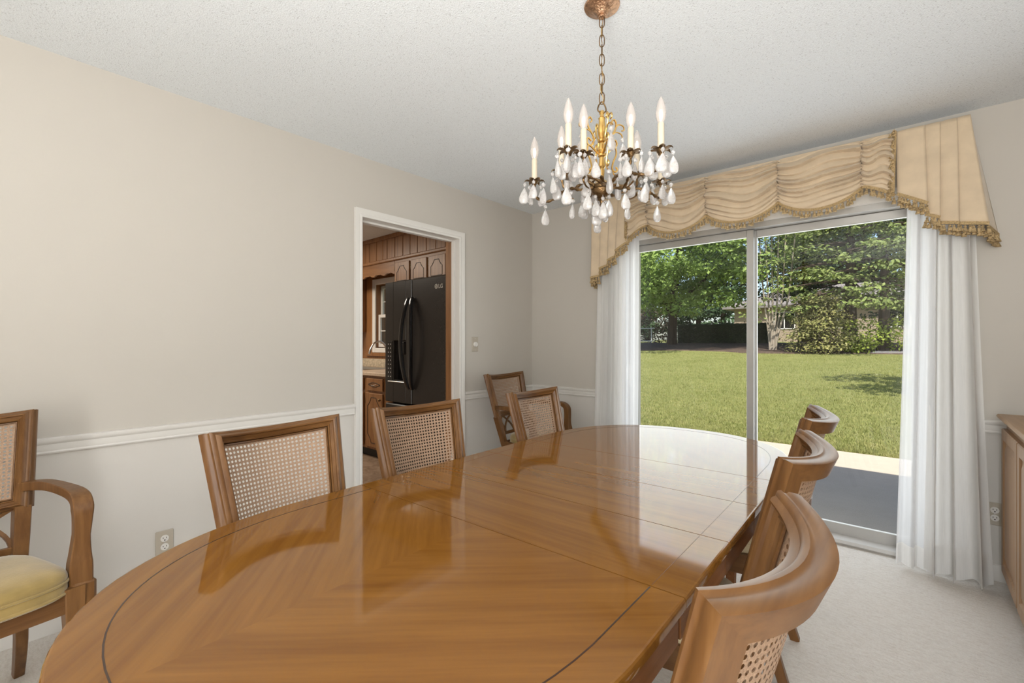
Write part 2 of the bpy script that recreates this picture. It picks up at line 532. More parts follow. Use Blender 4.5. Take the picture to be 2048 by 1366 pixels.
# doorway casing and jambs
CAS = [(0.0, 0.010), (0.004, 0.013), (0.012, 0.015), (0.020, 0.012), (0.026, 0.014), (0.044, 0.018), (0.053, 0.018), (0.055, 0.0)]  # (out from opening, thickness)
mb = MB()
y0, y1, zt = DY0, DY1, DH
rings = []
for off, th in CAS + [(0.0, 0.0)]:
    rings.append([(th, y0 - off, 0), (th, y0 - off, zt + off), (th, y1 + off, zt + off), (th, y1 + off, 0)])
mb.rings(rings, closed=False, loop=True)
struct(mb.build('trim_5', M_trim, smooth=25))
mb = MB()
for ya, yb in ((y0 - 0.02, y0), (y1, y1 + 0.02)):
    mb.box(-0.075, ya, 0, 0.0, yb, zt)
mb.box(-WT, y0 - 0.02, zt, 0, y1 + 0.02, zt + 0.02)
mb.box(-0.105, y0, zt - 0.012, -0.07, y1, zt); mb.box(-0.075, y1 - 0.011, 0, -0.045, y1, zt - 0.012); mb.box(-0.075, y0, 0, -0.045, y0 + 0.011, zt - 0.012)
struct(mb.build('trim_6', M_trim, smooth=0))
mb = MB()
mb.box(-WT, y0 - 0.02, 0, -0.076, y0 + 0.004, zt); mb.box(-WT, y1 - 0.006, 0, -0.076, y1 + 0.02, zt)
struct(mb.build('trim_7', M_kwood_z, smooth=0))

# ------------------------------------------------------------------ patio door
FY = 0.05                                         # plane of the door
pd = struct(empty('door_1', (SX0, 0, 0)))
mb = MB()                                         # casing on the wall
W_ = SX1 - SX0
CAS2 = [(0.0, 0.008), (0.006, 0.014), (0.03, 0.015), (0.045, 0.02), (0.068, 0.02), (0.072, 0.0), (0.0, 0.0)]
mb.rings([[(-o, -t, 0), (-o, -t, SH + o), (W_ + o, -t, SH + o), (W_ + o, -t, 0)] for o, t in CAS2], closed=False, loop=True)
mb.build('casing', M_trim, pd, smooth=25)
mb = MB()
mb.box(0, -0.0, 0, 0.03, 0.15, SH); mb.box(W_ - 0.03, 0, 0, W_, 0.15, SH); mb.box(0.03, 0, SH - 0.035, W_ - 0.03, 0.15, SH)
mb.build('frame', M_alu, pd, smooth=0)
mb = MB(); mb.box(0.0, -0.035, 0, W_, 0.15, 0.03, 0.014)
mb.build('threshold', M_sill, pd, smooth=30)
mid = 1.885 - SX0
def door_panel(nm, x0, x1, y, stile_l, stile_r):
    mb = MB()
    zb, zt = 0.02, SH - 0.036
    mb.box(x0, y, zb, x0 + stile_l, y + 0.03, zt, 0.003); mb.box(x1 - stile_r, y, zb, x1, y + 0.03, zt, 0.003)
    mb.box(x0 + stile_l, y, zt - 0.05, x1 - stile_r, y + 0.03, zt, 0.003); mb.box(x0 + stile_l, y, zb, x1 - stile_r, y + 0.03, zb + 0.075, 0.003)
    p = mb.build(nm, M_alu, pd, smooth=30)
    g = MB(); g.box(x0 + stile_l - 0.004, y + 0.012, zb + 0.07, x1 - stile_r + 0.004, y + 0.018, zt - 0.045)
    g2 = MB(); g2.add([(x0 + stile_l, y + 0.015, zb + 0.075), (x1 - stile_r, y + 0.015, zb + 0.075), (x1 - stile_r, y + 0.015, zt - 0.05), (x0 + stile_l, y + 0.015, zt - 0.05)], [(0, 1, 2, 3)])
    g2.build('pane', M_glass, p, smooth=0, fixn=False)
    return p
door_panel('sliding_panel', 0.031, mid + 0.022, 0.035, 0.05, 0.044)
door_panel('fixed_panel', mid - 0.012, W_ - 0.031, 0.078, 0.044, 0.05)
mb = MB(); mb.box(0.036, 0.008, 0.86, 0.066, 0.034, 1.08, 0.006); mb.box(0.040, -0.012, 0.90, 0.062, 0.006, 1.04, 0.006)
tag(mb.build('door_handle', M_trim, pd, smooth=30), 'white pull handle')

# ------------------------------------------------------------------ invented window frame in the back wall, added around the fill lamp
wn_ = struct(empty('window_added', (2.72, RB, 0)))
mb = MB()
for x0, x1, z0, z1 in ((0, 0.04, 0.26, 2.24), (0.74, 0.78, 0.26, 2.24), (0.04, 0.74, 0.26, 0.30), (0.04, 0.74, 2.20, 2.24), (0.04, 0.74, 1.22, 1.26)):
    mb.box(x0, -0.05, z0, x1, 0.015, z1, 0.004)
mb.build('window_frame', M_trim, wn_, smooth=30)

# ================================================================== CHAIRS
ALPHA = R(14.5)
def back_fn(vtop, hw_top, s=0.082, xb=-0.20, z0=0.45, hw_bot=None):
    if hw_bot is None: hw_bot = hw_top * 0.80
    s = 0.33 * hw_top
    ca, sa = math.cos(ALPHA), math.sin(ALPHA)
    def B(y_frac_or_y, v, w, inset=None):
        hw = lerp(hw_bot, hw_top, max(0.0, v) / vtop)
        t = y_frac_or_y
        if inset is not None: t = (hw - inset) / hw * (1 if t > 0 else -1) if abs(t) >= 1 else t * (hw - inset) / hw
        y = t * hw
        sl = 2 * s * y / hw ** 2
        k = 1 / math.sqrt(1 + sl * sl)
        xl = -s * (1 - t * t) + w * k
        yy = y - w * sl * k
        return Vector((xb + xl * ca - v * sa, yy, z0 + v * ca + xl * sa))
    return B
FRAME_PROF = [(0.045, -0.024)] + [(d_ * 0.68, w_) for d_, w_ in [(0.002, -0.030), (0.0, -0.026), (0.0, -0.010), (0.0035, -0.006), (0.0035, -0.001), (0.0, 0.003), (0.002, 0.009), (0.007, 0.012), (0.012, 0.013),
              (0.016, 0.020), (0.022, 0.024), (0.028, 0.022), (0.031, 0.016), (0.044, 0.011), (0.047, 0.013), (0.052, 0.010), (0.053, 0.002)]]

def build_back(root, vtop, vb, hw_top):
    B = back_fn(vtop, hw_top)
    F = MB()
    NP, NR = 6, 18
    path = [(-1, lerp(0, 1, i / NP), 0) for i in range(NP)] + [(lerp(-1, 1, i / NR), 1, 1) for i in range(NR)] + \
           [(1, lerp(1, 0, i / NP), 0) for i in range(NP)] + [(lerp(1, -1, i / NR), 0, 1) for i in range(NR)]
    n = len(path)
    rings = [[B(t, lerp(vb + d, vtop - d, v), w, inset=d) for d, w in FRAME_PROF] for t, v, rail in path]
    base = len(F.f)
    F.rings(rings, loop=True)
    k = len(FRAME_PROF)
    for i in range(n):
        if path[i][2]:
            for j in range(k): F.m[base + i * k + j] = 1
    F.build('back_frame', [M_chair_z, M_chair_y], root, smooth=40)
    # cane
    C = MB()
    d = 0.034
    Wd, Hh = 2 * (hw_top - d) * 0.95, vtop - vb - 2 * d
    nx, ny = round(Wd / 0.0125), round(Hh / 0.0125)
    r = 0.30
    octo = [(math.cos(math.pi / 4 * q) , math.sin(math.pi / 4 * q)) for q in range(8)]
    sqo = [(1, 0), (1, 1), (0, 1), (-1, 1), (-1, 0), (-1, -1), (0, -1), (1, -1)]
    def Pt(a, b): return B(2 * a - 1, lerp(vb + d, vtop - d, b), -0.003, inset=d)
    vid = {}
    def V(a2, b2):
        key = (a2, b2)
        if key not in vid:
            vid[key] = len(C.v); C.v.append(tuple(Pt(a2 / (2 * nx), b2 / (2 * ny))))
        return vid[key]
    for i in range(nx):
        for j in range(ny):
            o = [V(2 * i + 1 + a, 2 * j + 1 + b) for a, b in sqo]
            if i < 1 or j < 1 or i >= nx - 1 or j >= ny - 1:
                C.f.append(tuple(o)); C.m.append(0); continue
            s = len(C.v)
            for a, b in octo: C.v.append(tuple(Pt((i + 0.5 + a * r) / nx, (j + 0.5 + b * r) / ny)))
            for q in range(8):
                C.f.append((o[q], o[(q + 1) % 8], s + (q + 1) % 8, s + q)); C.m.append(0)
    C.build('cane_panel', M_cane, root, smooth=0, fixn=False)
    # bead around the cane
    Bd = MB()
    bp = [(-1, i / 6) for i in range(6)] + [(lerp(-1, 1, i / 14), 1) for i in range(14)] + [(1, 1 - i / 6) for i in range(6)] + [(lerp(1, -1, i / 14), 0) for i in range(14)]
    Bd.tube([B(t, lerp(vb + 0.040, vtop - 0.040, v), 0.002, inset=0.040) for t, v in bp], 0.003, 6, loop=True)
    Bd.build('spline_bead', M_chair_y, root)
    # tracery under the panel
    T = MB()
    vl, vh = 0.05, vb + 0.008
    T.tube([B(lerp(-0.9, 0.9, i / 14), vl, -0.004) for i in range(15)], (0.009, 0.012), section=SQ)
    T.build('lower_rail', M_chair_y, root)
    T = MB()
    for a, b in ((-0.82, -0.28), (-0.28, -0.82), (-0.28, 0.28), (0.28, -0.28), (0.28, 0.82), (0.82, 0.28)):
        T.tube([B(lerp(a, b, (i / 8) ** 2), lerp(vl, vh, i / 8), -0.004) for i in range(9)], (0.006, 0.006), section=SQ)
    T.build('tracery', M_chair_z, root)
    return B

def superell(a, b0, b1, n=40, p=4.5):
    """seat outline: x in [-a, a], half-width lerps from b0 (rear) to b1 (front)"""
    out = []
    for k in range(n):
        t = 2 * math.pi * k / n
        c, s = math.cos(t), math.sin(t)
        x = math.copysign(abs(c) ** (2 / p), c)
        y = math.copysign(abs(s) ** (2 / p), s)
        out.append((x * a, y * lerp(b0, b1, (x + 1) / 2)))
    return out

def make_chair(name, arms, seat_mat):
    root = empty(name)
    vtop, vb, hwt = (0.537, 0.185, 0.250) if arms else (0.534, 0.185, 0.210)
    B = build_back(root, vtop, vb, hwt)
    xf, hf = (0.165, 0.262) if arms else (0.215, 0.215)
    LB = 0.183 if arms else 0.152
    # rear legs: from the back frame down through the seat to the splayed foot
    for s in (-1, 1):
        p0 = B(s * 0.905, vb + 0.008, -0.008); p1 = B(s * 0.905, 0.0, -0.006)
        pts = smooth_path([p0, lerp(p0, p1, 0.5), p1, (-0.205, s * LB, 0.36), (-0.225, s * (LB + 0.007), 0.18), (-0.28 if not arms else -0.33, s * (LB + 0.022), 0.0)], 4)
        L = MB(); m = len(pts)
        L.tube(pts, [(lerp(0.0215, 0.014, (i / (m - 1)) ** 1.3), lerp(0.026, 0.016, i / (m - 1))) for i in range(m)], section=SQ, up=(1, 0, 0))
        L.build('leg', M_chair_z, root)
    for s in (-1, 1):
        L = MB()
        yy = s * (hf - 0.03)
        L.tube([(xf - 0.03, yy, 0.445), (xf - 0.03, yy, 0.36), (xf - 0.028, yy * 1.01, 0.2), (xf - 0.022, yy * 1.03, 0.0)], [(0.026, 0.026), (0.024, 0.024), (0.019, 0.019), (0.013, 0.013)], section=SQ, up=(1, 0, 0))
        L.build('leg', M_chair_z, root)
    Fm = MB()
    def rail(a, b, m):
        a, b = Vector(a), Vector(b)
        Fm.tube([(a.x, a.y, 0.405), (b.x, b.y, 0.405)], (0.012, 0.036), section=SQ, m=m)
    rail((xf - 0.022, -(hf - 0.03), 0), (xf - 0.022, hf - 0.03, 0), 1)
    rail((-0.205, -LB, 0), (-0.205, LB, 0), 1)
    for s in (-1, 1): rail((-0.205, s * (LB + 0.004), 0), (xf - 0.03, s * (hf - 0.022), 0), 0)
    Fm.build('seat_frame', [M_chair_x, M_chair_y], root)
    cx, a = (xf - 0.19) / 2 + 0.005, (xf + 0.20) / 2 + 0.004
    b0, b1 = LB + 0.006, hf - 0.004
    if arms: b0, b1, a, cx = 0.19, hf - 0.022, a + 0.004, cx + 0.004
    lay = [(0.96, 0.425), (0.99, 0.430), (1.0, 0.442), (1.0, 0.466), (0.985, 0.470), (1.0, 0.476), (0.995, 0.487), (0.965, 0.497), (0.88, 0.506), (0.7, 0.513), (0.4, 0.517), (0.02, 0.518)]
    o = superell(a, b0, b1)
    St = MB(); St.rings([[(cx + x * k, y * k, z) for x, y in o] for k, z in lay])
    seat = St.build('seat', seat_mat, root, smooth=60)
    Pp = MB()
    for z in (0.470, 0.436): Pp.tube([(cx + x * 1.0, y * 1.0, z) for x, y in o], 0.0045, 6, loop=True)
    Pp.build('piping', seat_mat, seat)
    if arms:
        for s in (-1, 1):
            A = MB()
            p0 = B(s * 0.93, 0.262, 0.0)
            pts = smooth_path([(p0.x, p0.y, p0.z), (p0.x + 0.10, s * 0.246, 0.712), (-0.02, s * 0.262, 0.714), (0.060, s * 0.266, 0.706), (0.098, s * 0.264, 0.682),
                               (0.108, s * 0.261, 0.64), (0.110, s * 0.256, 0.56), (0.118, s * 0.252, 0.49), (0.120, s * 0.252, 0.375)], 5)
            m = len(pts)
            rr = []
            for i, p in enumerate(pts):
                f = i / (m - 1)
                w = np.interp(f, [0, 0.15, 0.42, 0.52, 0.7, 0.82, 0.86, 1], [0.017, 0.018, 0.025, 0.026, 0.020, 0.026, 0.029, 0.029])
                h = np.interp(f, [0, 0.2, 0.45, 0.55, 0.8, 0.86, 1], [0.016, 0.015, 0.018, 0.022, 0.024, 0.029, 0.029])
                rr.append((float(w), float(h)))
            A.tube(pts, rr, section=SQ)
            A.build('armrest', M_chair_x if False else M_chair_z, root)
            K = MB(); K.box(0.088, s * 0.224, 0.365, 0.154, s * 0.286, 0.452, 0.008); K.build('corner_block', M_chair_z, root)
    return root

def place(o, x, y, deg, label, cat, group):
    o.location = (x, y, 0); o.rotation_euler = (0, 0, R(deg))
    return tag(o, label, cat, group)
GR = 'cane-back dining chairs around the table'
c0 = make_chair('dining_chair', False, M_cream)
place(c0, 1.545, -2.752, 6.9, 'cane-back wooden dining chair at the table before the blank wall, next to the wall outlet', 'chair', GR)
for x, y, d, lb in ((1.501, -2.228, -3.4, 'cane-back wooden dining chair pulled up to the table in front of the kitchen doorway'),
                    (1.514, -1.437, 1.7, 'cane-back wooden dining chair at the table directly in front of the corner armchair'),
                    (2.2245, -2.724, 180.7, 'curved-back wooden dining chair closest to the camera, its rounded top rail seen from above'),
                    (2.159, -2.067, 183.5, 'curved-back wooden dining chair between the closest chair and the one by the patio door'),
                    (2.098, -1.4225, 184.9, 'curved-back wooden dining chair nearest the patio door, small against the lawn')):
    place(copy_tree(c0), x, y, d, lb, 'chair', GR)
GA = 'cane-back armchairs against the wall'
a0 = make_chair('dining_armchair', True, M_velvet)
place(a0, 0.613, -3.478, 10, 'wooden cane-back armchair with gold velvet seat, cut off by the picture edge', 'armchair', GA)
place(copy_tree(a0), 0.49, -0.52, 4.8, 'wooden cane-back armchair standing in the room corner beside the white curtain', 'armchair', GA)

# ================================================================== TABLE
tb = empty('dining_table', (1.845, -2.095, 0), R(1.8))
tag(tb, 'long glossy oval wooden dining table with three leaves and dark inlay line', 'table')
TA, TL, TE = 0.545, 1.267, 0.635
def half_w(y):
    a = abs(y) - (TL - TE)
    if a <= 0: return TA
    q = min(1.0, a / TE)
    return TA * (1 - q ** 2.3) ** (1 / 2.3)
SEAM = [-0.465, -0.155, 0.155, 0.465]
def end_outline(sgn, n=44):
    """from seam corner round the end to the other corner (CCW when sgn=+1)"""
    pts = [(TA, SEAM[3])]
    for k in range(n + 1):
        th = math.pi * k / n
        c, s = math.cos(th), math.sin(th)
        pts.append((TA * math.copysign(abs(c) ** (2 / 2.3), c), TL - TE + TE * abs(s) ** (2 / 2.3)))
    pts.append((-TA, SEAM[3])); pts.append((0.0, SEAM[3]))
    if sgn < 0: pts = [(-x, -y) for x, y in pts]
    return pts
def offset_poly(p, d):
    n = len(p); out = []
    for i in range(n):
        a, b, c = Vector(p[i - 1]), Vector(p[i]), Vector(p[(i + 1) % n])
        e1, e2 = (b - a), (c - b)
        if e1.length < 1e-9: e1 = e2
        if e2.length < 1e-9: e2 = e1
        n1 = Vector((-e1.y, e1.x)).normalized(); n2 = Vector((-e2.y, e2.x)).normalized()
        nn = (n1 + n2)
        nn = nn / max(0.3, nn.length_squared) * 2
        out.append((b.x + nn.x * d, b.y + nn.y * d))
    return out
def slab(poly, mat, nm, gap=0.0008, split=None):
    p = offset_poly(poly, gap)
    mb = MB(); rr = []
    for d, z in ((0.008, 0.7155), (0.002, 0.7165), (0.0, 0.720), (0.0, 0.731), (0.0008, 0.7355), (0.003, 0.7390), (0.006, 0.7400)):
        q = []
        for (x, y), (ox, oy) in zip(offset_poly(p, d), poly):
            if min(abs(oy - s_) for s_ in SEAM) < 1e-6:          # edges that meet another panel stay crisp
                y = oy + math.copysign(gap + min(d, 0.0004), y - oy)
            q.append((x, y))
        rr.append([(x, y, z) for x, y in q])
    mb.rings(rr, cap1=split is None)
    if split is not None:                       # two book-matched veneers meet on the long axis
        n = len(p); o = 6 * n
        for k in range(6):
            for j in range(n):
                if split <= j < n - 1: mb.m[k * n + j] = 1
        mb.f.append(tuple(o + j for j in list(range(split + 1)) + [n - 1])); mb.m.append(0)
        mb.f.append(tuple(o + j for j in range(split, n))); mb.m.append(1)
    return mb.build(nm, mat, tb, smooth=12)
def strip(pts, nm, parent, w=0.0028, z=0.7404, mt=None):
    mb = MB(); L = []
    for i, p in enumerate(pts):
        a, b = Vector(pts[max(0, i - 1)]), Vector(pts[min(len(pts) - 1, i + 1)])
        t = (b - a).normalized(); q = Vector((-t.y, t.x)) * w / 2
        L.append([(p[0] - q.x, p[1] - q.y, 0.7396), (p[0] - q.x, p[1] - q.y, z), (p[0] + q.x, p[1] + q.y, z), (p[0] + q.x, p[1] + q.y, 0.7396)])
    mb.rings(L)
    return mb.build(nm, mt or M_inlay, parent, smooth=0)
for sgn in (1, -1):
    ol = end_outline(sgn)
    full = list(ol)
    e = slab(full, [M_end_b, M_end_a], 'table_end', 0.0010, 23)
    inn = offset_poly(full, 0.070)
    inn = [(inn[0][0], sgn * (SEAM[3] + 0.004))] + [q for q in inn[2:-3]] + [(inn[-2][0], sgn * (SEAM[3] + 0.004))]
    strip(inn, 'inlay', e)
    ap = MB()
    o1, o2 = offset_poly(full, 0.012), offset_poly(full, 0.036)
    ss = lambda q: (q[0], max(q[1] * sgn, SEAM[3] + 0.002) * sgn)
    rr = []
    for a_, b_ in zip(o1[:-1], o2[:-1]):
        a_, b_ = ss(a_), ss(b_)
        rr.append([(a_[0], a_[1], 0.655), (a_[0], a_[1], 0.7155), (b_[0], b_[1], 0.7155), (b_[0], b_[1], 0.650)])
    ap.rings(rr); ap.build('apron', M_apron, tb, smooth=40)
for i in range(3):
    ya, yb = SEAM[i], SEAM[i + 1]
    lf = slab([(-TA, ya), (TA, ya), (TA, yb), (-TA, yb)], M_leaf, 'table_leaf', 0.0010)
    for s in (-1, 1):
        strip([(s * (TA - 0.070), ya + 0.004), (s * (TA - 0.070), yb - 0.004)], 'inlay', lf, 0.0009, mt=M_inlay_fine)
        ap = MB(); ap.box(s * (TA - 0.012), ya + 0.0015, 0.655, s * (TA - 0.036), yb - 0.0015, 0.7155, 0.002); ap.build('apron', M_apron, tb, smooth=30)
for x in (-0.25, 0.25):
    for y in (-1.05, 1.05):
        lg = MB(); lg.tube([(x, y, 0.7155), (x, y, 0.62), (x, y, 0.0)], [(0.032, 0.032), (0.032, 0.032), (0.018, 0.018)], section=SQ, up=(1, 0, 0))
        lg.build('leg', M_apron, tb)
mb = MB(); mb.box(-0.33, -1.0, 0.69, -0.30, 1.0, 0.7155); mb.box(0.30, -1.0, 0.69, 0.33, 1.0, 0.7155)
mb.build('slide_rail', M_apron, tb)

# ================================================================== SIDEBOARD
sb = empty('sideboard', (3.06, -0.11, 0))
tag(sb, 'light brown wooden sideboard with raised panel doors beside the curtain', 'sideboard')
Ls, Ds = 1.80, 0.46
mb = MB(); mb.box(0.012, -Ls, 0.085, Ds, 0, 0.838, 0.004); mb.build('body', M_side, sb, smooth=30)
mb = MB()
rr = []
for d, z in ((0.0, 0.838), (-0.012, 0.842), (-0.020, 0.850), (-0.022, 0.858), (-0.016, 0.866)):
    rr.append([(d, d * 0.5, z), (d, -Ls - d, z), (Ds + 0.01, -Ls - d, z), (Ds + 0.01, -d * 0.5, z)])
for r_ in rr: r_[0] = (r_[0][0], -rr[0][0][1] - r_[0][1], r_[0][2])
mb.rings(rr); mb.build('top', M_side_top, sb, smooth=30)
mb = MB(); mb.box(0.06, -Ls + 0.05, 0.0, Ds - 0.04, -0.05, 0.085); mb.build('plinth', M_side, sb)
nd = 4
for i in range(nd):
    ya, yb = -0.02 - (Ls - 0.04) * i / nd, -0.02 - (Ls - 0.04) * (i + 1) / nd
    mb = MB()
    y0_, y1_ = ya - 0.006, yb + 0.006
    def rect(ins, x): return [(x, y0_ - ins, 0.10 + ins), (x, y1_ + ins, 0.10 + ins), (x, y1_ + ins, 0.80 - ins), (x, y0_ - ins, 0.80 - ins)]
    mb.rings([rect(0, 0.012), rect(0, -0.004), rect(0.004, -0.008), rect(0.050, -0.008), rect(0.056, 0.0), rect(0.064, 0.002), rect(0.090, -0.006), rect(0.096, -0.007)])
    d_ = mb.build('door', M_side, sb, smooth=20)

# ================================================================== WALL PLATES
def outlet(nm, loc, rz, label):
    o = empty(nm, loc, rz); tag(o, label, 'outlet')
    mb = MB(); mb.box(0, -0.036, -0.058, 0.006, 0.036, 0.058, 0.003); mb.build('plate', M_whiteplastic, o, smooth=30)
    for dz in (-0.02, 0.02):
        mb = MB(); mb.lathe([(0.0165, 0), (0.0165, 0.0022), (0.0, 0.0024)], 20); r_ = mb.build('receptacle', M_trim, o, loc=(0.006, 0, dz), rot=(0, R(90), 0))
        for n_, (a, b, w, h) in (('slot', (0.003, -0.0065, 0.0035, 0.0012)), ('slot', (0.003, 0.0065, 0.0035, 0.0012)), ('slot', (-0.0075, 0, 0.0025, 0.0025))):
            mb = MB(); mb.box(a - w, b - h, 0.0018, a + w, b + h, 0.0028, 0.0003); sl = mb.build('slot', M_dark, r_); sl.rotation_euler = (0, 0, R(180))
    mb = MB(); mb.lathe([(0.003, 0), (0.003, 0.001), (0, 0.0014)], 10); mb.build('screw', M_chrome, o, loc=(0.006, 0, 0), rot=(0, R(90), 0))
    return o
outlet('wall_outlet', (0.001, -2.845, 0.255), 0, 'almond electrical outlet low on the blank wall behind the table')
outlet('wall_outlet', (3.042, -0.001, 0.34), R(-90), 'electrical outlet low on the wall between the white curtain and the sideboard')
o = empty('dimmer_switch', (0.001, -0.761, 1.205)); tag(o, 'almond rotary dimmer switch on the wall beside the kitchen doorway', 'switch')
mb = MB(); mb.box(0, -0.037, -0.06, 0.006, 0.037, 0.06, 0.003); mb.build('plate', M_whiteplastic, o, smooth=30)
mb = MB(); mb.lathe([(0.02, 0), (0.0195, 0.012), (0.017, 0.016), (0, 0.0165)], 24); mb.build('knob', M_trim, o, loc=(0.006, 0, 0), rot=(0, R(90), 0))
for dz in (-0.047, 0.047):
    mb = MB(); mb.lathe([(0.003, 0), (0.003, 0.001), (0, 0.0014)], 10); mb.build('screw', M_chrome, o, loc=(0.006, 0, dz), rot=(0, R(90), 0))
# ================================================================== VALANCE
rng = random.Random(7)
ZT, VY = 2.372, -0.13
val = empty('window_valance', (1.85, 0, ZT))
tag(val, 'gold fabric swag valance with tasselled fringe above the patio door', 'valance')
VX = 1.85
def vloc(x, y, z): return (x - VX, y, z - ZT)
mb = MB(); mb.box(*vloc(0.775, -0.001, ZT - 0.022), *vloc(2.945, VY + 0.004, ZT - 0.003)); mb.build('mounting_board', M_trim, val)

def tassel(mb, p, L=0.042, r=0.0085, lean=(0, 0)):
    x, y, z = p
    prof = [(0.0012, 0.0), (0.0012, -0.008), (0.0058, -0.010), (0.0064, -0.015), (0.0040, -0.018), (0.0074, -0.023), (r, -L), (0.0, -L + 0.002)]
    n = 7; a0 = rng.random() * 6
    mb.rings([[(x + lean[0] * (-zz) + max(rr, 1e-4) * math.cos(a0 + 2 * math.pi * k / n), y + lean[1] * (-zz) + max(rr, 1e-4) * math.sin(a0 + 2 * math.pi * k / n), z + zz) for k in range(n)] for rr, zz in prof])
def fringe(nm, path, spacing=0.021, sect=(0.004, 0.008), layers=1):
    """braid along path (list of points), tassels below it"""
    P = [Vector(p) for p in path]
    mb = MB(); mb.tube(P, sect, section=SQ); mb.build(nm, M_braid, val)
    tm = MB(); d = 0.0; nxt = spacing * 0.5
    for i in range(len(P) - 1):
        seg = (P[i + 1] - P[i]).length
        while nxt <= d + seg:
            q = P[i].lerp(P[i + 1], (nxt - d) / seg)
            for k in range(layers):
                tassel(tm, (q.x + rng.uniform(-.003, .003), q.y + rng.uniform(-.004, .004) - 0.004 + 0.012 * k, q.z - 0.004 - 0.018 * k), L=0.040 + rng.uniform(-.005, .006), r=0.0098 + rng.uniform(0, .003), lean=(rng.uniform(-.15, .15), rng.uniform(-.12, .12)))
            nxt += spacing
        d += seg
    return tm.build('tassel_row', M_tassel, val)

GL = [1.055, 1.22, 1.648, 2.087, 2.506, 2.648]      # gather lines
def swag(k):
    xa, xb = GL[k], GL[k + 1]
    ztop_, zg = ZT, 2.105
    rk = random.Random(30 + k)
    ph = [rk.uniform(0, 6.28) for _ in range(4)]
    def sag(s):
        if k == 0: return 0.085 * (1 - s) ** 1.3 * 1.0
        if k == 4: return 0.075 * s ** 1.3
        return 0.088 * (4 * s * (1 - s)) ** 0.8
    NF = 10.0
    def fn(s, v):
        z = ztop_ - v * (ztop_ - zg) - sag(s) * v ** 1.35
        u = v * NF + 0.30 * math.sin(2.2 * s * math.pi + ph[0]) + 0.22 * math.sin(5.1 * s + ph[1]) + 0.5 * math.sin(v * 7 + ph[3])
        def drape(q):
            f = q % 1.0
            return (f / 0.88) ** 0.7 if f < 0.88 else (1 - (f - 0.88) / 0.12) ** 0.8
        k1 = 0.65 + 0.35 * math.sin(math.floor(u) * 2.4 + ph[2])
        edge = min(s, 1 - s)
        amp = 0.058 * (0.55 + 0.45 * math.exp(-edge * 6)) * min(1, (1 - v) * 5) * min(1, v * 6)
        pinch = 0.012 * math.exp(-(edge / 0.03) ** 2)
        billow = 0.014 * math.sin(math.pi * s) * (0.35 + 0.65 * v) + 0.010 * math.sin(math.pi * v)
        y = VY - amp * k1 * drape(u) - billow + pinch
        x = xa + s * (xb - xa) + 0.0
        return vloc(x, y, z)
    mb = MB(); mb.grid(fn, 40, 170); mb.build('swag_panel', M_valance, val, smooth=80, solid=0.002)
    n = 24
    fringe('fringe', [Vector(fn(i / n, 1.0)) + Vector((0, -0.004, 0)) for i in range(n + 1)])
for k in range(5): swag(k)
for xg in GL[1:5]:                                  # shirred gathers
    mb = MB()
    for i in range(16):
        z = lerp(ZT - 0.012, 2.112, i / 15)
        mb.tube([vloc(xg - 0.012, VY - 0.004, z - 0.004), vloc(xg, VY - 0.013, z), vloc(xg + 0.012, VY - 0.004, z - 0.004)], [0.003, 0.0065, 0.003], 6)
    mb.build('gather', M_valance, val)
def trim_down(x0, z0, x1, z1):
    mb = MB()
    mb.tube([vloc(x0, VY - 0.022, z0), vloc(x1, VY - 0.024, z1)], (0.006, 0.009), section=SQ); mb.build('fringe', M_braid, val)
    tm = MB(); n = 22; sg = 1 if x0 < 1.8 else -1
    for i in range(n):
        t = i / (n - 1)
        x, z = lerp(x0, x1, t), lerp(z0, z1, t)
        tassel(tm, vloc(x + sg * rng.uniform(-0.002, 0.010), VY - 0.028 + rng.uniform(-.004, .004), z + 0.012), L=0.030, r=0.007, lean=(sg * 0.25 + rng.uniform(-.2, .2), -0.1))
    tm.build('tassel_row', M_tassel, val)
trim_down(1.058, ZT, 1.048, 2.03); trim_down(2.650, ZT, 2.642, 2.04)

def jabot(pleats, y0, sgn):
    """pleats: (xt0, xt1, xb0, xb1, zb0, zb1); each strip overlaps the one nearer the wall end"""
    for i, (a0, a1, b0, b1, zb0, zb1) in enumerate(pleats):
        def fn(s, v, i=i):
            x = lerp(lerp(a0, a1, s), lerp(b0, b1, s), v)
            zb = lerp(zb0, zb1, s)
            z = lerp(ZT, zb, v)
            y = y0 - 0.006 - 0.016 * (s if sgn > 0 else 1 - s) * (0.3 + 0.7 * v) - 0.006 * math.sin(math.pi * s) - 0.012 * v + 0.002 * math.sin(7 * v + i)
            return vloc(x, y, z)
        mb = MB(); mb.grid(fn, 10, 24); mb.build('jabot_pleat', M_valance, val, smooth=80, solid=0.002)
        def inner(s, v, i=i):
            p = fn(1.0 if sgn > 0 else 0.0, v)
            return (p[0] - sgn * s * 0.028, p[1] + s * 0.026, p[2])
        mb = MB(); mb.grid(inner, 3, 24); mb.build('jabot_pleat', M_valance, val, smooth=80, solid=0.002)
        n = 8
        fringe('fringe', [Vector(fn(j / n, 1.0)) + Vector((0, -0.003, 0)) for j in range(n + 1)], spacing=0.017, layers=2)
jabot([(0.980, 1.062, 0.965, 1.062, 1.940, 1.998), (0.905, 0.985, 0.895, 0.972, 1.872, 1.905), (0.825, 0.910, 0.822, 0.900, 1.815, 1.838), (0.742, 0.830, 0.742, 0.826, 1.748, 1.762)], VY, -1)
jabot([(2.655, 2.774, 2.662, 2.784, 2.028, 1.951), (2.770, 2.834, 2.776, 2.832, 1.895, 1.868), (2.830, 2.898, 2.826, 2.902, 1.842, 1.828), (2.894, 2.944, 2.898, 3.008, 1.828, 1.806)], VY, 1)
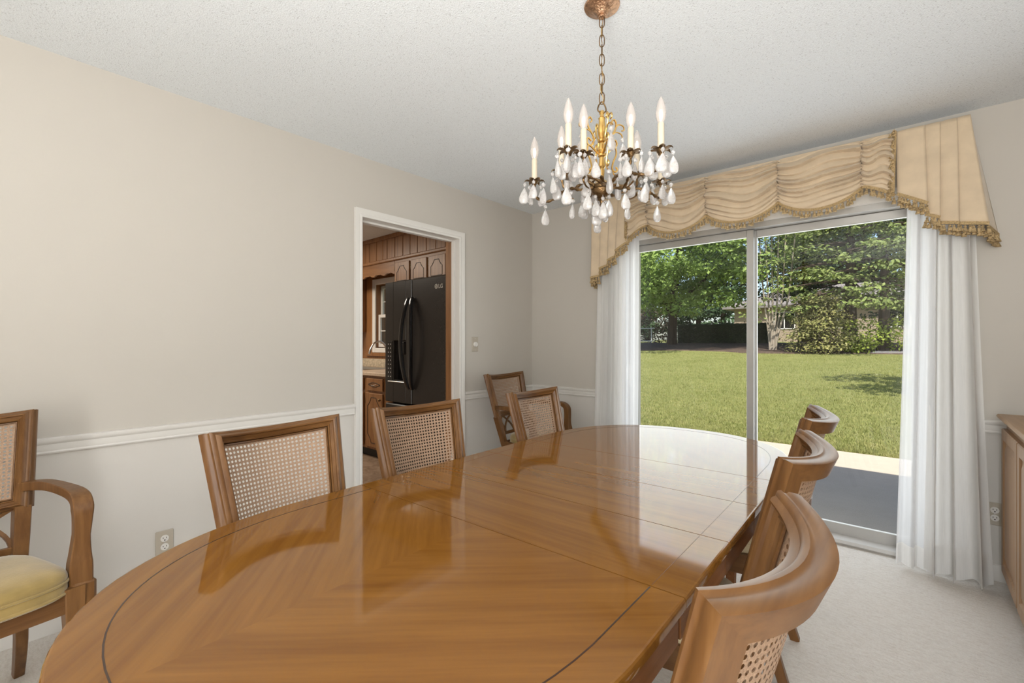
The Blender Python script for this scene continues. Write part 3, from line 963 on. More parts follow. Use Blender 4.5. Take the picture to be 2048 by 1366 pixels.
for xt, xb, xw, zb in ((2.944, 3.008, 3.055, 1.79), (0.742, 0.742, 0.738, 1.745)):           # returns to the wall
    def fn(s, v): return vloc(lerp(lerp(xt, xt + (0.012 if xt > 2 else 0), s), lerp(xb, xw, s), v), lerp(VY - 0.012 - 0.014 * v, -0.005, s), lerp(ZT, zb - 0.02 * s, v))
    mb = MB(); mb.grid(fn, 6, 20); mb.build('return_panel', M_valance, val, smooth=80, solid=0.002)
    fringe('fringe', [fn(j / 6, 1.0) for j in range(7)], spacing=0.015, layers=2)

# ================================================================== CURTAINS
def curtain_sheet(nm, parent, mat, xt0, xt1, xb0, xb1, yt, yb, zt, zb, pl, amp_t, amp_b, seed, hem=0.0, nu=160, nv=40, sharp=0.75):
    rk = random.Random(seed)
    phs = [rk.uniform(0, 6.28) for _ in range(5)]
    def fn(s, v):
        w = s + 0.025 * math.sin(2 * math.pi * s * 1.3 + phs[0]) + 0.012 * math.sin(v * 3 + phs[1]) * v
        f = math.sin(2 * math.pi * pl * w + phs[2])
        f = math.copysign(abs(f) ** sharp, f)
        g = 0.2 * math.sin(2 * math.pi * pl * 2.3 * w + phs[3])
        a = lerp(amp_t, amp_b, v ** 0.8)
        return (lerp(lerp(xt0, xt1, s), lerp(xb0, xb1, s), v ** 1.2) + a * 0.35 * math.cos(2 * math.pi * pl * w + phs[2]), lerp(yt, yb, v) - a * (f + g), lerp(zt, zb, v) + 0.012 * v * math.sin(2 * math.pi * pl * w))
    mb = MB(); mb.grid(fn, nu, nv)
    o = mb.build(nm, mat, parent, smooth=85, solid=0.0)
    if hem:
        def hf(s, v):
            vv = lerp(1 - hem / (zt - zb), 1.0, v); p = fn(s, vv); return (p[0], p[1] - 0.003, p[2])
        h = MB(); h.grid(hf, nu, 3); h.build('hem', M_curtain, o, smooth=85)
    return o
lc = empty('curtain', (1.0, -0.1, 0)); tag(lc, 'long white sheer curtain panel at the patio door end near the room corner', 'curtain', 'white curtains at the patio door')
curtain_sheet('drape', lc, M_curtain, -0.225, 0.0, -0.245, 0.0, 0.03, -0.02, 2.33, 0.015, 4.4, 0.018, 0.034, 3)
curtain_sheet('sheer', lc, M_sheer, -0.02, 0.118, 0.0, 0.112, 0.035, 0.0, 2.33, 0.015, 2.6, 0.010, 0.018, 8)
rc = empty('curtain', (2.85, -0.1, 0)); tag(rc, 'long white pleated curtain panel hanging beside the sideboard', 'curtain', 'white curtains at the patio door')
curtain_sheet('drape', rc, M_curtain, -0.055, 0.108, -0.085, 0.172, 0.03, -0.085, 2.33, 0.02, 3.0, 0.018, 0.050, 5, hem=0.15, sharp=0.5)
curtain_sheet('sheer', rc, M_sheer, -0.145, -0.03, -0.200, -0.04, 0.03, -0.05, 2.33, 0.02, 2.2, 0.010, 0.020, 9, hem=0.11)

# ================================================================== CHANDELIER
ch = empty('chandelier', (1.878, -1.945, H))
tag(ch, 'brass and crystal candle chandelier hanging from a chain over the table', 'chandelier')
zz = lambda z: z - H
mb = MB(); mb.lathe([(0.0, 0), (0.060, 0), (0.064, -0.004), (0.062, -0.009), (0.050, -0.013), (0.034, -0.020), (0.024, -0.030), (0.017, -0.036), (0.017, -0.040), (0.013, -0.041), (0.012, -0.047), (0.0, -0.048)], 40)
mb.build('canopy', M_copper, ch, smooth=30)
mb = MB()
ztop, zend, nl = zz(2.396), zz(2.085), 9
pitch = (ztop - zend) / nl
for i in range(nl):
    zc = ztop - (i + 0.5) * pitch
    hh, ww = pitch * 0.62, 0.0088
    loop = []
    for k in range(16):
        a = 2 * math.pi * k / 16
        u, v = ww * math.copysign(abs(math.cos(a)) ** 0.8, math.cos(a)), hh * math.copysign(abs(math.sin(a)) ** 0.7, math.sin(a))
        th = R(35) + (R(90) if i % 2 else 0) + 0.12 * math.sin(i * 2.1)
        loop.append((u * math.cos(th), u * math.sin(th), zc + v))
    mb.tube(loop, 0.0019, 6, loop=True)
mb.build('chain', M_bronze, ch)
mb = MB(); mb.tube([(0.004 * math.sin(i * 0.9), 0.004 * math.cos(i * 1.1), lerp(zz(2.395), zz(2.08), i / 24)) for i in range(25)], 0.0014, 6)
mb.build('cord', M_brass, ch)
mb = MB(); mb.tube(smooth_path([(0.004 * c_, 0.005 * c_, zz(2.050 + h_)) for c_, h_ in ((-0.6, 0), (-2.4, 0.008), (-2.0, 0.024), (-0.5, 0.038), (0.5, 0.038), (2.0, 0.024), (2.4, 0.008), (0.6, 0))], 4), 0.0026, 8)
mb.build('hanging_loop', M_bronze, ch)
mb = MB(); mb.lathe([(0, zz(2.056)), (0.008, zz(2.056)), (0.010, zz(2.048)), (0.007, zz(2.043)), (0.008, zz(2.035)), (0.013, zz(2.03)), (0.011, zz(2.022)), (0.013, zz(2.005)), (0.0165, zz(1.985)), (0.013, zz(1.967)), (0.009, zz(1.957)),
    (0.014, zz(1.952)), (0.014, zz(1.945)), (0.009, zz(1.940)), (0.013, zz(1.925)), (0.0145, zz(1.915)), (0.010, zz(1.905)), (0.014, zz(1.90)), (0.014, zz(1.893)), (0.009, zz(1.888)), (0.012, zz(1.865)), (0.013, zz(1.855)), (0.008, zz(1.847)),
    (0.010, zz(1.84)), (0.008, zz(1.82)), (0.007, zz(1.81)), (0.012, zz(1.806)), (0.022, zz(1.80)), (0.034, zz(1.788)), (0.0, zz(1.786))], 12)
mb.build('column', M_brass, ch, smooth=25)
mb = MB(); mb.lathe([(0, zz(1.790)), (0.033, zz(1.789)), (0.037, zz(1.782)), (0.034, zz(1.776)), (0.038, zz(1.770)), (0.033, zz(1.758)), (0.022, zz(1.746)), (0.014, zz(1.741)), (0.016, zz(1.736)), (0.008, zz(1.731)), (0.006, zz(1.722)), (0.0095, zz(1.716)), (0.007, zz(1.706)), (0.003, zz(1.698)), (0.0, zz(1.688))], 20)
mb.build('hub', M_bronze, ch, smooth=30)
# crystals: one faceted drop with its bead, shared mesh
mb = MB()
prof = [(0.0, 0.0), (0.0028, -0.003), (0.0070, -0.010), (0.0112, -0.018), (0.0142, -0.027), (0.0150, -0.034), (0.0134, -0.041), (0.0086, -0.0458), (0.0, -0.0475)]
mb.lathe([(r_, z_ - 0.014) for r_, z_ in prof], 10, sy=0.5)
mb.lathe([(0, 0.0), (0.0035, -0.0015), (0.0058, -0.0055), (0.0035, -0.0100), (0, -0.0115)], 8)
mb.tube([(0, 0, 0.004), (0, 0, -0.016)], 0.0006, 5)
crystal0 = mb.build('crystal', M_crystal, None, smooth=28)
crystal_me = crystal0.data
crystal_me.transform(Matrix.Diagonal((1.12, 1.4, 1.2, 1)))
bpy.data.objects.remove(crystal0)
nC = [0]
def crystal(p, s=1.0):
    o = bpy.data.objects.new('crystal', crystal_me); COL.objects.link(o); o.parent = ch
    o.location = p; o.rotation_euler = (rng.uniform(-.08, .08), rng.uniform(-.08, .08), rng.uniform(0, 6.28)); o.scale = (s, s, s)
    nC[0] += 1
YAW = 41.163
def bobeche(cx, cy, z, a0):
    mb = MB()
    mb.lathe([(0.0, -0.014), (0.007, -0.013), (0.012, -0.006), (0.016, 0.0), (0.013, 0.001), (0.0, 0.0)], 14, (cx, cy, z))
    for k in range(6):
        a = a0 + k * math.pi / 3
        ca, sa = math.cos(a), math.sin(a)
        L = []
        for t, w, dz in ((0.008, 0.006, -0.002), (0.018, 0.0105, 0.001), (0.027, 0.009, 0.003), (0.034, 0.004, 0.001), (0.038, 0.0006, -0.004)):
            L.append([(cx + ca * t - sa * q * w, cy + sa * t + ca * q * w, z + dz + e) for q, e in ((-1, 0.0), (-0.4, 0.0035), (0.4, 0.0035), (1, 0.0), (0, -0.0015))])
        mb.rings(L)
    b = mb.build('bobeche', M_bronze, ch, smooth=40)
def candle(cx, cy, z):
    mb = MB(); mb.lathe([(0, 0), (0.0105, 0.0), (0.0108, 0.003), (0.0103, 0.083), (0.0085, 0.086), (0.0, 0.086)], 18, (cx, cy, z)); mb.build('candle_sleeve', M_candle, ch)
    mb = MB(); mb.lathe([(0.0075, 0.083), (0.0095, 0.088), (0.0140, 0.100), (0.0162, 0.115), (0.0150, 0.131), (0.0115, 0.147), (0.0065, 0.160), (0.0025, 0.168), (0.0, 0.171)], 18, (cx, cy, z)); bl = mb.build('bulb', M_bulb, ch, smooth=60)
    mb = MB(); mb.lathe([(0, 0.092), (0.003, 0.095), (0.0055, 0.106), (0.0058, 0.116), (0.0035, 0.126), (0, 0.129)], 10, (cx, cy, z)); mb.build('filament', M_filament, bl, smooth=60)
LOW = [(162, .252, 1.830), (234, .248, 1.830), (305, .254, 1.830), (18, .250, 1.828), (90, .248, 1.828)]
UP = [(173, .145, 1.845), (238, .166, 1.842), (293, .166, 1.842), (20, .150, 1.845), (95, .150, 1.845)]
for tier, lst in (('low', LOW), ('up', UP)):
    for ang, r, z in lst:
        a = R(ang + YAW)
        ca, sa = math.cos(a), math.sin(a)
        if tier == 'low': ctrl = [(.028, 1.777), (.07, 1.768), (.105, 1.782), (.145, 1.786), (.185, 1.766), (.222, 1.757), (r - .004, 1.775), (r, z - .012)]
        else: ctrl = [(.028, 1.782), (.055, 1.800), (.085, 1.792), (.115, 1.779), (r - .006, 1.795), (r, z - .012)]
        sw = 0.035 if tier == 'low' else 0.02
        pts = smooth_path([(rr * ca - sa * sw * math.sin(rr / r * 6.28), rr * sa + ca * sw * math.sin(rr / r * 6.28), zz(h)) for rr, h in ctrl], 6)
        m = len(pts)
        mb = MB(); mb.tube(pts, [0.0058 + 0.0016 * math.sin(i * 1.7) - 0.0015 * (i / m) for i in range(m)], 8)
        tip = pts[int(m * .62)]
        if tier == 'low':       # curled leaf branch under the arm
            q = pts[int(m * .36)]
            mb.tube(smooth_path([q, q + Vector((ca * .02, sa * .02, -.018)), q + Vector((ca * .0, sa * .0, -.034)), q + Vector((-ca * .022, -sa * .022, -.036))], 4), [0.0045 - 0.0002 * i for i in range(13)], 6)
            crystal(q + Vector((-ca * .020, -sa * .020, -.038)), 1.0)
        mb.build('arm', M_bronze, ch)
        cx, cy, cz = r * ca, r * sa, zz(z)
        bobeche(cx, cy, cz, a + 0.3)
        candle(cx, cy, cz - 0.002)
        nd_ = 5 if tier == 'low' else 4
        for k in range(nd_):
            b_ = a + 0.5 + 2 * math.pi * k / nd_
            crystal((cx + 0.037 * math.cos(b_), cy + 0.037 * math.sin(b_), cz - 0.004 - rng.uniform(0, .012)), rng.uniform(0.95, 1.1))
        low = min(pts[m // 2:], key=lambda p_: p_.z)
        if tier == 'low': crystal((low.x, low.y, low.z - 0.012), 1.05)
for k in range(5):
    b_ = R(20 + 72 * k); crystal((0.026 * math.cos(b_), 0.026 * math.sin(b_), zz(1.752) - 0.012 * (k % 3)), 1.1)
# scrolled brackets round the column
for k in range(4):
    a = R(YAW + 12 + 90 * k); ca, sa = math.cos(a), math.sin(a)
    pt = lambda r, z: (r * ca, r * sa, zz(z))
    mb = MB()
    s1 = smooth_path([pt(r, z) for r, z in ((.040, 1.945), (.052, 1.955), (.058, 1.94), (.047, 1.928), (.036, 1.935), (.030, 1.955), (.040, 1.975), (.052, 1.995), (.055, 2.018), (.046, 2.03), (.038, 2.02), (.044, 2.012))], 4)
    mb.tube(s1, [0.0036] * (len(s1) - 8) + [0.003 - 0.0001 * i for i in range(8)], 6)
    s2 = smooth_path([pt(r, z) for r, z in ((.046, 1.985), (.062, 2.012), (.082, 2.010), (.086, 1.996), (.076, 1.992))], 4); mb.tube(s2, 0.0028, 6)
    s3 = smooth_path([pt(r, z) for r, z in ((.040, 1.975), (.055, 1.985), (.074, 1.980), (.080, 1.968))], 4); mb.tube(s3, 0.0026, 6)
    s4 = smooth_path([pt(r, z) for r, z in ((.014, 1.90), (.030, 1.915), (.050, 1.93), (.056, 1.905), (.044, 1.875), (.040, 1.85), (.052, 1.84), (.060, 1.85), (.054, 1.858))], 4); mb.tube(s4, 0.0034, 6)
    s5 = smooth_path([pt(r, z) for r, z in ((.040, 1.85), (.046, 1.832), (.058, 1.826))], 4); mb.tube(s5, 0.0024, 6)
    mb.build('scroll', M_brass, ch)
    crystal(pt(.080, 1.966), 1.15); crystal(pt(.060, 1.824), 1.15)

# ================================================================== KITCHEN
KY, KX = -0.10, -4.2
mb = MB(); mb.box(KX, -4.2, -0.06, -0.15, KY + 0.1, 0.0); struct(mb.build('floor_kitchen', M_vinyl, smooth=0))
mb = MB(); mb.box(KX, -4.2, H, -0.15, KY + 0.26, H + 0.1); struct(mb.build('ceiling_kitchen', M_ceil, smooth=0))
wx0, wx1, wz0, wz1 = -2.50, -1.86, 1.15, 1.965
mb = MB()
mb.box(KX, KY, 0, wx0, 0.16, H); mb.box(wx1, KY, 0, -0.15, 0.16, H); mb.box(wx0, KY, 0, wx1, 0.16, wz0); mb.box(wx0, KY, wz1, wx1, 0.16, H)
struct(mb.build('wall_kitchen', M_kwood_z, smooth=0))
mb = MB(); mb.box(KX - 0.1, -4.2, 0, KX, 0.16, H); mb.box(KX, -4.3, 0, -0.15, -4.2, H); struct(mb.build('wall_kitchen_far', M_wall, smooth=0))
kw = struct(empty('window_2', (0, KY, 0)))
mb = MB()
for a in ((wx0 - 0.067, wz0 - 0.06, wx0, wz1 + 0.07), (wx1, wz0 - 0.06, wx1 + 0.067, wz1 + 0.07), (wx0, wz1, wx1, wz1 + 0.07), (wx0, wz0 - 0.06, wx1, wz0)):
    mb.box(a[0], -0.02, a[1], a[2], 0.0, a[3], 0.004)
mb.build('window_frame', M_trim, kw, smooth=30)
zm = 1.56
mb = MB()
for y, z0, z1 in ((0.03, wz0 + 0.01, zm + 0.02), (0.065, zm - 0.02, wz1 - 0.01)):
    for a in ((wx0, z0, wx0 + 0.04, z1), (wx1 - 0.04, z0, wx1, z1), (wx0 + 0.04, z0, wx1 - 0.04, z0 + 0.04), (wx0 + 0.04, z1 - 0.04, wx1 - 0.04, z1)):
        mb.box(a[0], y, a[1], a[2], y + 0.03, a[3], 0.003)
    for t in (1 / 3, 2 / 3): xx = lerp(wx0, wx1, t); mb.box(xx - 0.006, y + 0.01, z0, xx + 0.006, y + 0.02, z1)
    mb.box(wx0, y + 0.01, (z0 + z1) / 2 - 0.006, wx1, y + 0.02, (z0 + z1) / 2 + 0.006)
mb.build('sash', M_trim, kw, smooth=30)
mb = MB(); mb.add([(wx0, 0.05, wz0), (wx1, 0.05, wz0), (wx1, 0.05, wz1), (wx0, 0.05, wz1)], [(0, 1, 2, 3)]); mb.build('pane', M_glass, kw, smooth=0, fixn=False)
mb = MB()     # wood surround of the window
mb.box(-2.71, -0.014, 1.05, wx0 - 0.068, 0, 2.12, 0.004); mb.box(-2.71, -0.03, 1.045, -1.70, 0, 1.088, 0.004)
mb.build('wood_surround', M_kwood_z, kw, smooth=30)
# soffit of vertical planks
mb = MB()
sy = -0.42
x = -4.1; i = 0
rk = random.Random(4)
while x < -0.16:
    w = rk.choice((0.085, 0.13, 0.15, 0.11))
    mb.box(x + 0.003, sy, 2.165, min(x + w, -0.152) - 0.003, sy + 0.02, 2.40, 0.004); x += w
mb.box(-4.1, sy + 0.012, 2.15, -0.152, KY, H)
mb.box(-4.1, sy - 0.018, 2.395, -0.152, sy + 0.01, H, 0.004); mb.box(-4.1, sy - 0.022, 2.133, -0.152, sy + 0.01, 2.168, 0.008)
struct(mb.build('trim_8', M_kwood_z, smooth=30))
# scalloped board over the window
bd = MB(); n = 60; top_, r0, r1 = 2.133, [], []
for i in range(n + 1):
    t = i / n; x = lerp(-2.72, -1.63, t)
    ph_ = t * 5; f = ph_ % 1
    dz = 0.030 * (math.sin(math.pi * f) ** 1.5) - 0.012 * math.exp(-((f - 0.5) / 0.12) ** 2)
    zb_ = 1.985 + dz
    r0.append([(x, sy + 0.0, zb_), (x, sy + 0.0, top_), (x, sy + 0.02, top_), (x, sy + 0.02, zb_)])
bd.rings(r0); tag(bd.build('window_cornice', M_kwood_x, smooth=30), 'wooden cornice board with wavy lower edge over the kitchen window', 'cornice')

def panel_door(mb, x0, x1, z0, z1, y, arch=True, both=False):
    """flat door with a routed cathedral groove (dark line), facing -y; slab in slot 0, groove in slot 1"""
    mb.box(x0, y - 0.018, z0, x1, y, z1, 0.004)
    ins = 0.045; a, b, c, d = x0 + ins, x1 - ins, z0 + ins, z1 - ins
    w = b - a; h = min(0.09, (d - c) * 0.4)
    def top(zt, s):
        return [(a, zt - s * h), (a + w * .10, zt - s * h * .82), (a + w * .24, zt - s * h * .35), (a + w * .30, zt), (b - w * .30, zt), (b - w * .24, zt - s * h * .35), (b - w * .10, zt - s * h * .82), (b, zt - s * h)]
    loop = ([(a, c)] if not both else list(reversed(top(c, -1)))[::-1])
    pts = (top(c, -1) if both else [(a, c), (b, c)])
    pts = pts + list(reversed(top(d, 1)))
    mb.tube([(x, y - 0.0178, z) for x, z in pts], (0.003, 0.003), section=SQ, loop=True, m=1, up=(0, 1, 0))
def hinge(parent, x, y, z):
    mb = MB(); mb.tube([(x, y - 0.006, z - 0.025), (x, y - 0.006, z + 0.025)], 0.004, 8); mb.box(x - 0.008, y - 0.004, z - 0.022, x + 0.008, y, z + 0.022); mb.build('hinge', M_bronze, parent)
def cab_knob(parent, x, y, z):
    mb = MB(); mb.lathe([(0.005, 0), (0.005, 0.01), (0.013, 0.016), (0.014, 0.022), (0.008, 0.028), (0, 0.029)], 14); mb.build('knob', M_bronze, parent, loc=(x, y, z), rot=(R(90), 0, 0))
MD = [M_kwood_z, M_dark]
uc = empty('wall_cabinet', (-0.9, sy, 1.84)); tag(uc, 'wooden wall cabinet with arched-groove doors above the black refrigerator', 'cabinet', 'kitchen wall cabinets')
ul = lambda x, z: (x + 0.9, z - 1.84)
mb = MB(); mb.box(ul(-1.625, 0)[0], 0.0, 0, ul(-0.152, 0)[0], 0.315, 0.293); mb.build('body', M_kwood_x, uc)
for i in range(5):
    x0 = -1.615 + i * 0.295
    mb = MB(); panel_door(mb, ul(x0 + 0.012, 0)[0], ul(x0 + 0.278, 0)[0], 0.012, 0.262, -0.001)
    d_ = mb.build('door', MD, uc, smooth=30); hinge(d_, ul(x0 + 0.008, 0)[0], -0.012, 0.20)
ucl = empty('wall_cabinet', (-3.2, sy, 1.36)); tag(ucl, 'wooden wall cabinet end panel seen beside the kitchen window', 'cabinet', 'kitchen wall cabinets')
mb = MB(); mb.box(-0.6, 0, 0, 0.47, 0.315, 0.773, 0.003); mb.build('body', M_kwood_z, ucl)
mb = MB(); panel_door(mb, -0.1, 0.44, 0.03, 0.74, -0.001); mb.build('door', MD, ucl, smooth=30)
# base cabinets, counter, sink
by = -0.75
bc = empty('base_cabinet', (-1.7, by, 0)); tag(bc, 'wooden kitchen base cabinet with groove-panel door and drawer, under the counter', 'cabinet')
bl_ = lambda x: x + 1.7
mb = MB(); mb.box(bl_(-3.6), 0, 0.10, bl_(-1.115), 0.60, 0.868); mb.box(bl_(-3.6), 0.06, 0.0, bl_(-1.115), 0.6, 0.1, m=1); mb.build('body', MD, bc)
for x0, x1 in ((-1.655, -1.335), (-2.03, -1.70), (-2.40, -2.07)):
    mb = MB(); panel_door(mb, bl_(x0), bl_(x1), 0.125, 0.690, -0.001, both=True); d_ = mb.build('door', MD, bc, smooth=30)
    cab_knob(d_, bl_(x1) - 0.03, -0.019, 0.63); hinge(d_, bl_(x0) - 0.004, -0.012, 0.60); hinge(d_, bl_(x0) - 0.004, -0.012, 0.21)
    mb = MB(); panel_door(mb, bl_(x0 + 0.02), bl_(x1), 0.715, 0.845, -0.001, both=True); d_ = mb.build('drawer', MD, bc, smooth=30)
    mb = MB(); xc = bl_((x0 + x1) / 2 + 0.01); mb.tube(smooth_path([(xc - 0.035, -0.018, 0.785), (xc - 0.02, -0.036, 0.775), (xc + 0.02, -0.036, 0.775), (xc + 0.035, -0.018, 0.785)], 4), 0.0035, 8); mb.build('handle', M_chrome, d_)
ct = MB()
sx0, sx1, sya, syb = -2.75, -1.95, -0.60, -0.26
ct.box(-3.6, by - 0.03, 0.870, sx0, KY - 0.002, 0.908, 0.006); ct.box(sx1, by - 0.03, 0.870, -1.115, KY - 0.002, 0.908, 0.006); ct.box(sx0, by - 0.03, 0.870, sx1, sya, 0.908, 0.006); ct.box(sx0, syb, 0.870, sx1, KY - 0.002, 0.908, 0.006)
cto = ct.build('kitchen_counter', M_counter, smooth=30); tag(cto, 'beige laminate kitchen counter with mottled backsplash below the window', 'counter')
mb = MB(); mb.box(-3.6, KY - 0.022, 0.908, -1.115, KY - 0.002, 1.01, 0.003); mb.build('backsplash', M_splash, cto, smooth=30)
sk = empty('kitchen_sink', ((sx0 + sx1) / 2, (sya + syb) / 2, 0.908)); tag(sk, 'stainless steel sink rim set in the beige kitchen counter', 'sink')
hx, hy = (sx1 - sx0) / 2, (syb - sya) / 2
mb = MB(); rct = lambda e, z: [(-hx - e, -hy - e, z), (hx + e, -hy - e, z), (hx + e, hy + e, z), (-hx - e, hy + e, z)]
mb.rings([rct(0.018, 0.001), rct(0.018, 0.005), rct(0.010, 0.009), rct(-0.012, 0.006)], cap0=False, cap1=False); mb.build('rim', M_chrome, sk, smooth=40)
mb = MB(); mb.rings([rct(-0.012, 0.006), rct(-0.03, -0.14), rct(-0.06, -0.15)], cap0=False); mb.build('basin', M_chrome, sk, smooth=40)
fa = empty('kitchen_faucet', (-2.13, -0.195, 0.908)); tag(fa, 'arched brushed-metal kitchen faucet beside the refrigerator', 'faucet')
mb = MB(); mb.lathe([(0, 0), (0.027, 0.0), (0.026, 0.008), (0.017, 0.014), (0.016, 0.07), (0.013, 0.075), (0, 0.075)], 18); mb.build('base', M_chrome, fa)
mb = MB(); fp = smooth_path([(0, 0, 0.07), (0, 0, 0.20), (0, -0.02, 0.275), (0, -0.085, 0.322), (0, -0.165, 0.305), (0, -0.215, 0.235), (0, -0.235, 0.175)], 6); mb.tube(fp, [0.011] * (len(fp) - 8) + [0.012, 0.0135, 0.014, 0.014, 0.014, 0.014, 0.013, 0.012], 12); mb.build('spout', M_chrome, fa)
mb = MB(); mb.tube([(0.014, 0, 0.05), (0.045, 0, 0.065), (0.085, 0, 0.10)], [0.006, 0.005, 0.006], 8); mb.build('lever', M_chrome, fa)
# refrigerator
fx0, fx1, fy = -1.085, -0.180, -0.90
fr = empty('refrigerator', ((fx0 + fx1) / 2, fy, 0)); tag(fr, 'black french-door refrigerator seen through the kitchen doorway', 'refrigerator')
fw = (fx1 - fx0) / 2
mb = MB(); mb.box(-fw + 0.004, 0.075, 0.03, fw - 0.004, 0.77, 1.775, 0.006); mb.box(-fw + 0.03, 0.06, 0.0, fw - 0.03, 0.3, 0.09); mb.build('body', M_black, fr)
seam = -0.035
def fdoor(x0, x1, z0, z1, nm, hole=None):
    mb = MB()
    if hole is None:
        mb.box(x0, 0, z0, x1, 0.07, z1, 0.010)
    else:
        hx0, hx1, hz0, hz1 = hole
        mb.box(x0, 0, z0, hx0, 0.07, z1, 0.006); mb.box(hx1, 0, z0, x1, 0.07, z1, 0.006); mb.box(hx0 - 0.006, 0, z0, hx1 + 0.006, 0.07, hz0, 0.006); mb.box(hx0 - 0.006, 0, hz1, hx1 + 0.006, 0.07, z1, 0.006); mb.box(hx0 - 0.002, 0.06, hz0 - 0.002, hx1 + 0.002, 0.07, hz1 + 0.002)
    return mb.build(nm, M_black, fr, smooth=30)
hole = (-0.315, -0.125, 0.865, 1.235)
dl = fdoor(-fw, seam - 0.003, 0.66, 1.79, 'door', hole)
dr = fdoor(seam + 0.003, fw, 0.66, 1.79, 'door')
fdoor(-fw, fw, 0.10, 0.645, 'freezer_drawer')
def fhandle(par, x, z0, z1, bow):
    mb = MB(); pts = []
    for i in range(25):
        t = i / 24; s = math.sin(math.pi * t)
        pts.append((x + bow * s, -0.012 - 0.058 * s ** 0.6, lerp(z0, z1, t)))
    mb.tube(pts, [(0.017, 0.011)] * 25, section=SQ, up=(0, 1, 0)); mb.build('handle', M_gloss_black, par, smooth=40)
fhandle(dl, seam - 0.024, 0.80, 1.62, -0.045); fhandle(dr, seam + 0.024, 0.80, 1.62, 0.045)
mb = MB(); pts = [(lerp(-0.36, 0.36, i / 20), -0.012 - 0.05 * math.sin(math.pi * i / 20) ** 0.5, 0.585) for i in range(21)]; mb.tube(pts, (0.016, 0.012), section=SQ)
mb.build('drawer_handle', M_gloss_black, fr, smooth=40)
# dispenser
ds = MB(); ds.box(-0.405, -0.006, 0.865, -0.322, 0.002, 1.235, 0.003); dp = ds.build('dispenser_panel', M_gloss_black, dl, smooth=30)
mb = MB(); mb.box(-0.315, 0.052, 0.865, -0.125, 0.058, 1.235); mb.box(-0.318, -0.004, 0.855, -0.122, 0.03, 0.872, 0.003); mb.build('dispenser_recess', M_gloss_black, dl, smooth=30)
mb = MB(); mb.box(-0.205, -0.002, 1.11, -0.150, 0.05, 1.225, 0.006); mb.tube([(-0.178, 0.01, 1.11), (-0.185, 0.03, 0.94)], 0.006, 8); mb.build('dispenser_spout', M_black, dl, smooth=30)
mb = MB(); mb.box(-0.40, -0.008, 0.848, -0.118, 0.004, 0.858, 0.003); mb.build('dispenser_tray', M_chrome, dl, smooth=30)
M_icon = plain('pale_print', (0.62, 0.58, 0.55), 0.5, var=0.02)
mb = MB()
for r_ in range(9):
    for c_ in range(2):
        x = -0.388 + 0.035 * c_; z = 1.205 - r_ * 0.038
        if r_ % 3 == 1: mb.box(x - 0.004, -0.0068, z - 0.006, x + 0.004, -0.0058, z + 0.006)
        else: mb.lathe([(0.0, -0.0004), (0.0055, -0.0004), (0.0055, 0.0004), (0.0, 0.0004)], 10, (0, 0, 0), sx=1) if False else mb.box(x - 0.007, -0.0068, z - 0.004, x + 0.007, -0.0058, z + 0.003)
mb.build('button_marks', M_icon, dp, smooth=0)
# maker's badge on the door
fc = bpy.data.curves.new('badge_lettering', 'FONT'); fc.body = 'LG'; fc.size = 0.048; fc.extrude = 0.0008; fc.offset = 0.0012; fc.align_x = 'LEFT'
tmp = bpy.data.objects.new('badge_lettering', fc); COL.objects.link(tmp)
dg = bpy.context.evaluated_depsgraph_get(); me_ = bpy.data.meshes.new_from_object(tmp.evaluated_get(dg)); bpy.data.objects.remove(tmp)
me_.materials.clear(); me_.materials.append(M_chrome)
bo = bpy.data.objects.new('badge_lettering', me_); COL.objects.link(bo); bo.parent = dr; bo.location = (fw - 0.112, -0.002, 1.680); bo.rotation_euler = (R(90), 0, 0)
mb = MB(); mb.lathe([(0.0, 0), (0.021, 0), (0.021, 0.0016), (0.0, 0.0018)], 28); bd_ = mb.build('badge_disc', M_chrome, dr, loc=(fw - 0.140, -0.001, 1.697), rot=(R(90), 0, 0))
mb = MB()
mb.tube([(0.0145 * math.cos(R(t)), 0.0145 * math.sin(R(t)), 0.002) for t in range(0, 310, 10)][3:], 0.0011, 5); mb.tube([(-0.001, 0.009, 0.002), (-0.001, -0.008, 0.002), (0.005, -0.008, 0.002)], 0.0011, 5); mb.lathe([(0, 0.001), (0.002, 0.001), (0.002, 0.003), (0, 0.003)], 8, (-0.008, 0.007, 0)); mb.tube([(0.004, 0.0, 0.002), (0.014, 0.0, 0.002)], 0.0011, 5)
mb.build('badge_face', M_black, bd_)
# ================================================================== OUTSIDE
nprng = np.random.default_rng(11)
def lawn_z(x, y): return -0.12 + max(0.0, y - 3.4) * 0.0676 if y < 22 else 1.137 + (y - 22) * 0.01
# house wall, eave and patio
mb = MB()
mb.box(SX1 + 0.001, 0.16, -0.15, 9.0, 0.34, 2.6); mb.box(-0.15, 0.16, -0.15, SX0 - 0.001, 0.34, 2.6); mb.box(SX0 - 0.001, 0.16, SH, SX1 + 0.001, 0.34, 2.6)
mb.box(wx1 + 0.05, 0.16, -0.15, -0.15, 0.34, 2.6); mb.box(-9, 0.16, -0.15, wx0 - 0.05, 0.34, 2.6); mb.box(wx0 - 0.05, 0.16, -0.15, wx1 + 0.05, 0.34, wz0); mb.box(wx0 - 0.05, 0.16, wz1, wx1 + 0.05, 0.34, 2.6)
M_siding = plain('exterior_siding', (0.62, 0.58, 0.52), 0.7)
struct(mb.build('wall_exterior', M_siding, smooth=0))
mb = MB(); mb.rings([[(x, 0.80, 2.50), (x, 0.80, 2.62), (x, 0.3, 2.76), (x, -6.5, 4.6), (x, -6.5, 2.56), (x, 0.3, 2.56)] for x in (-9, 9)])
struct(mb.build('roof', plain('roof_shingle', (0.18, 0.16, 0.15), 0.9), smooth=0))
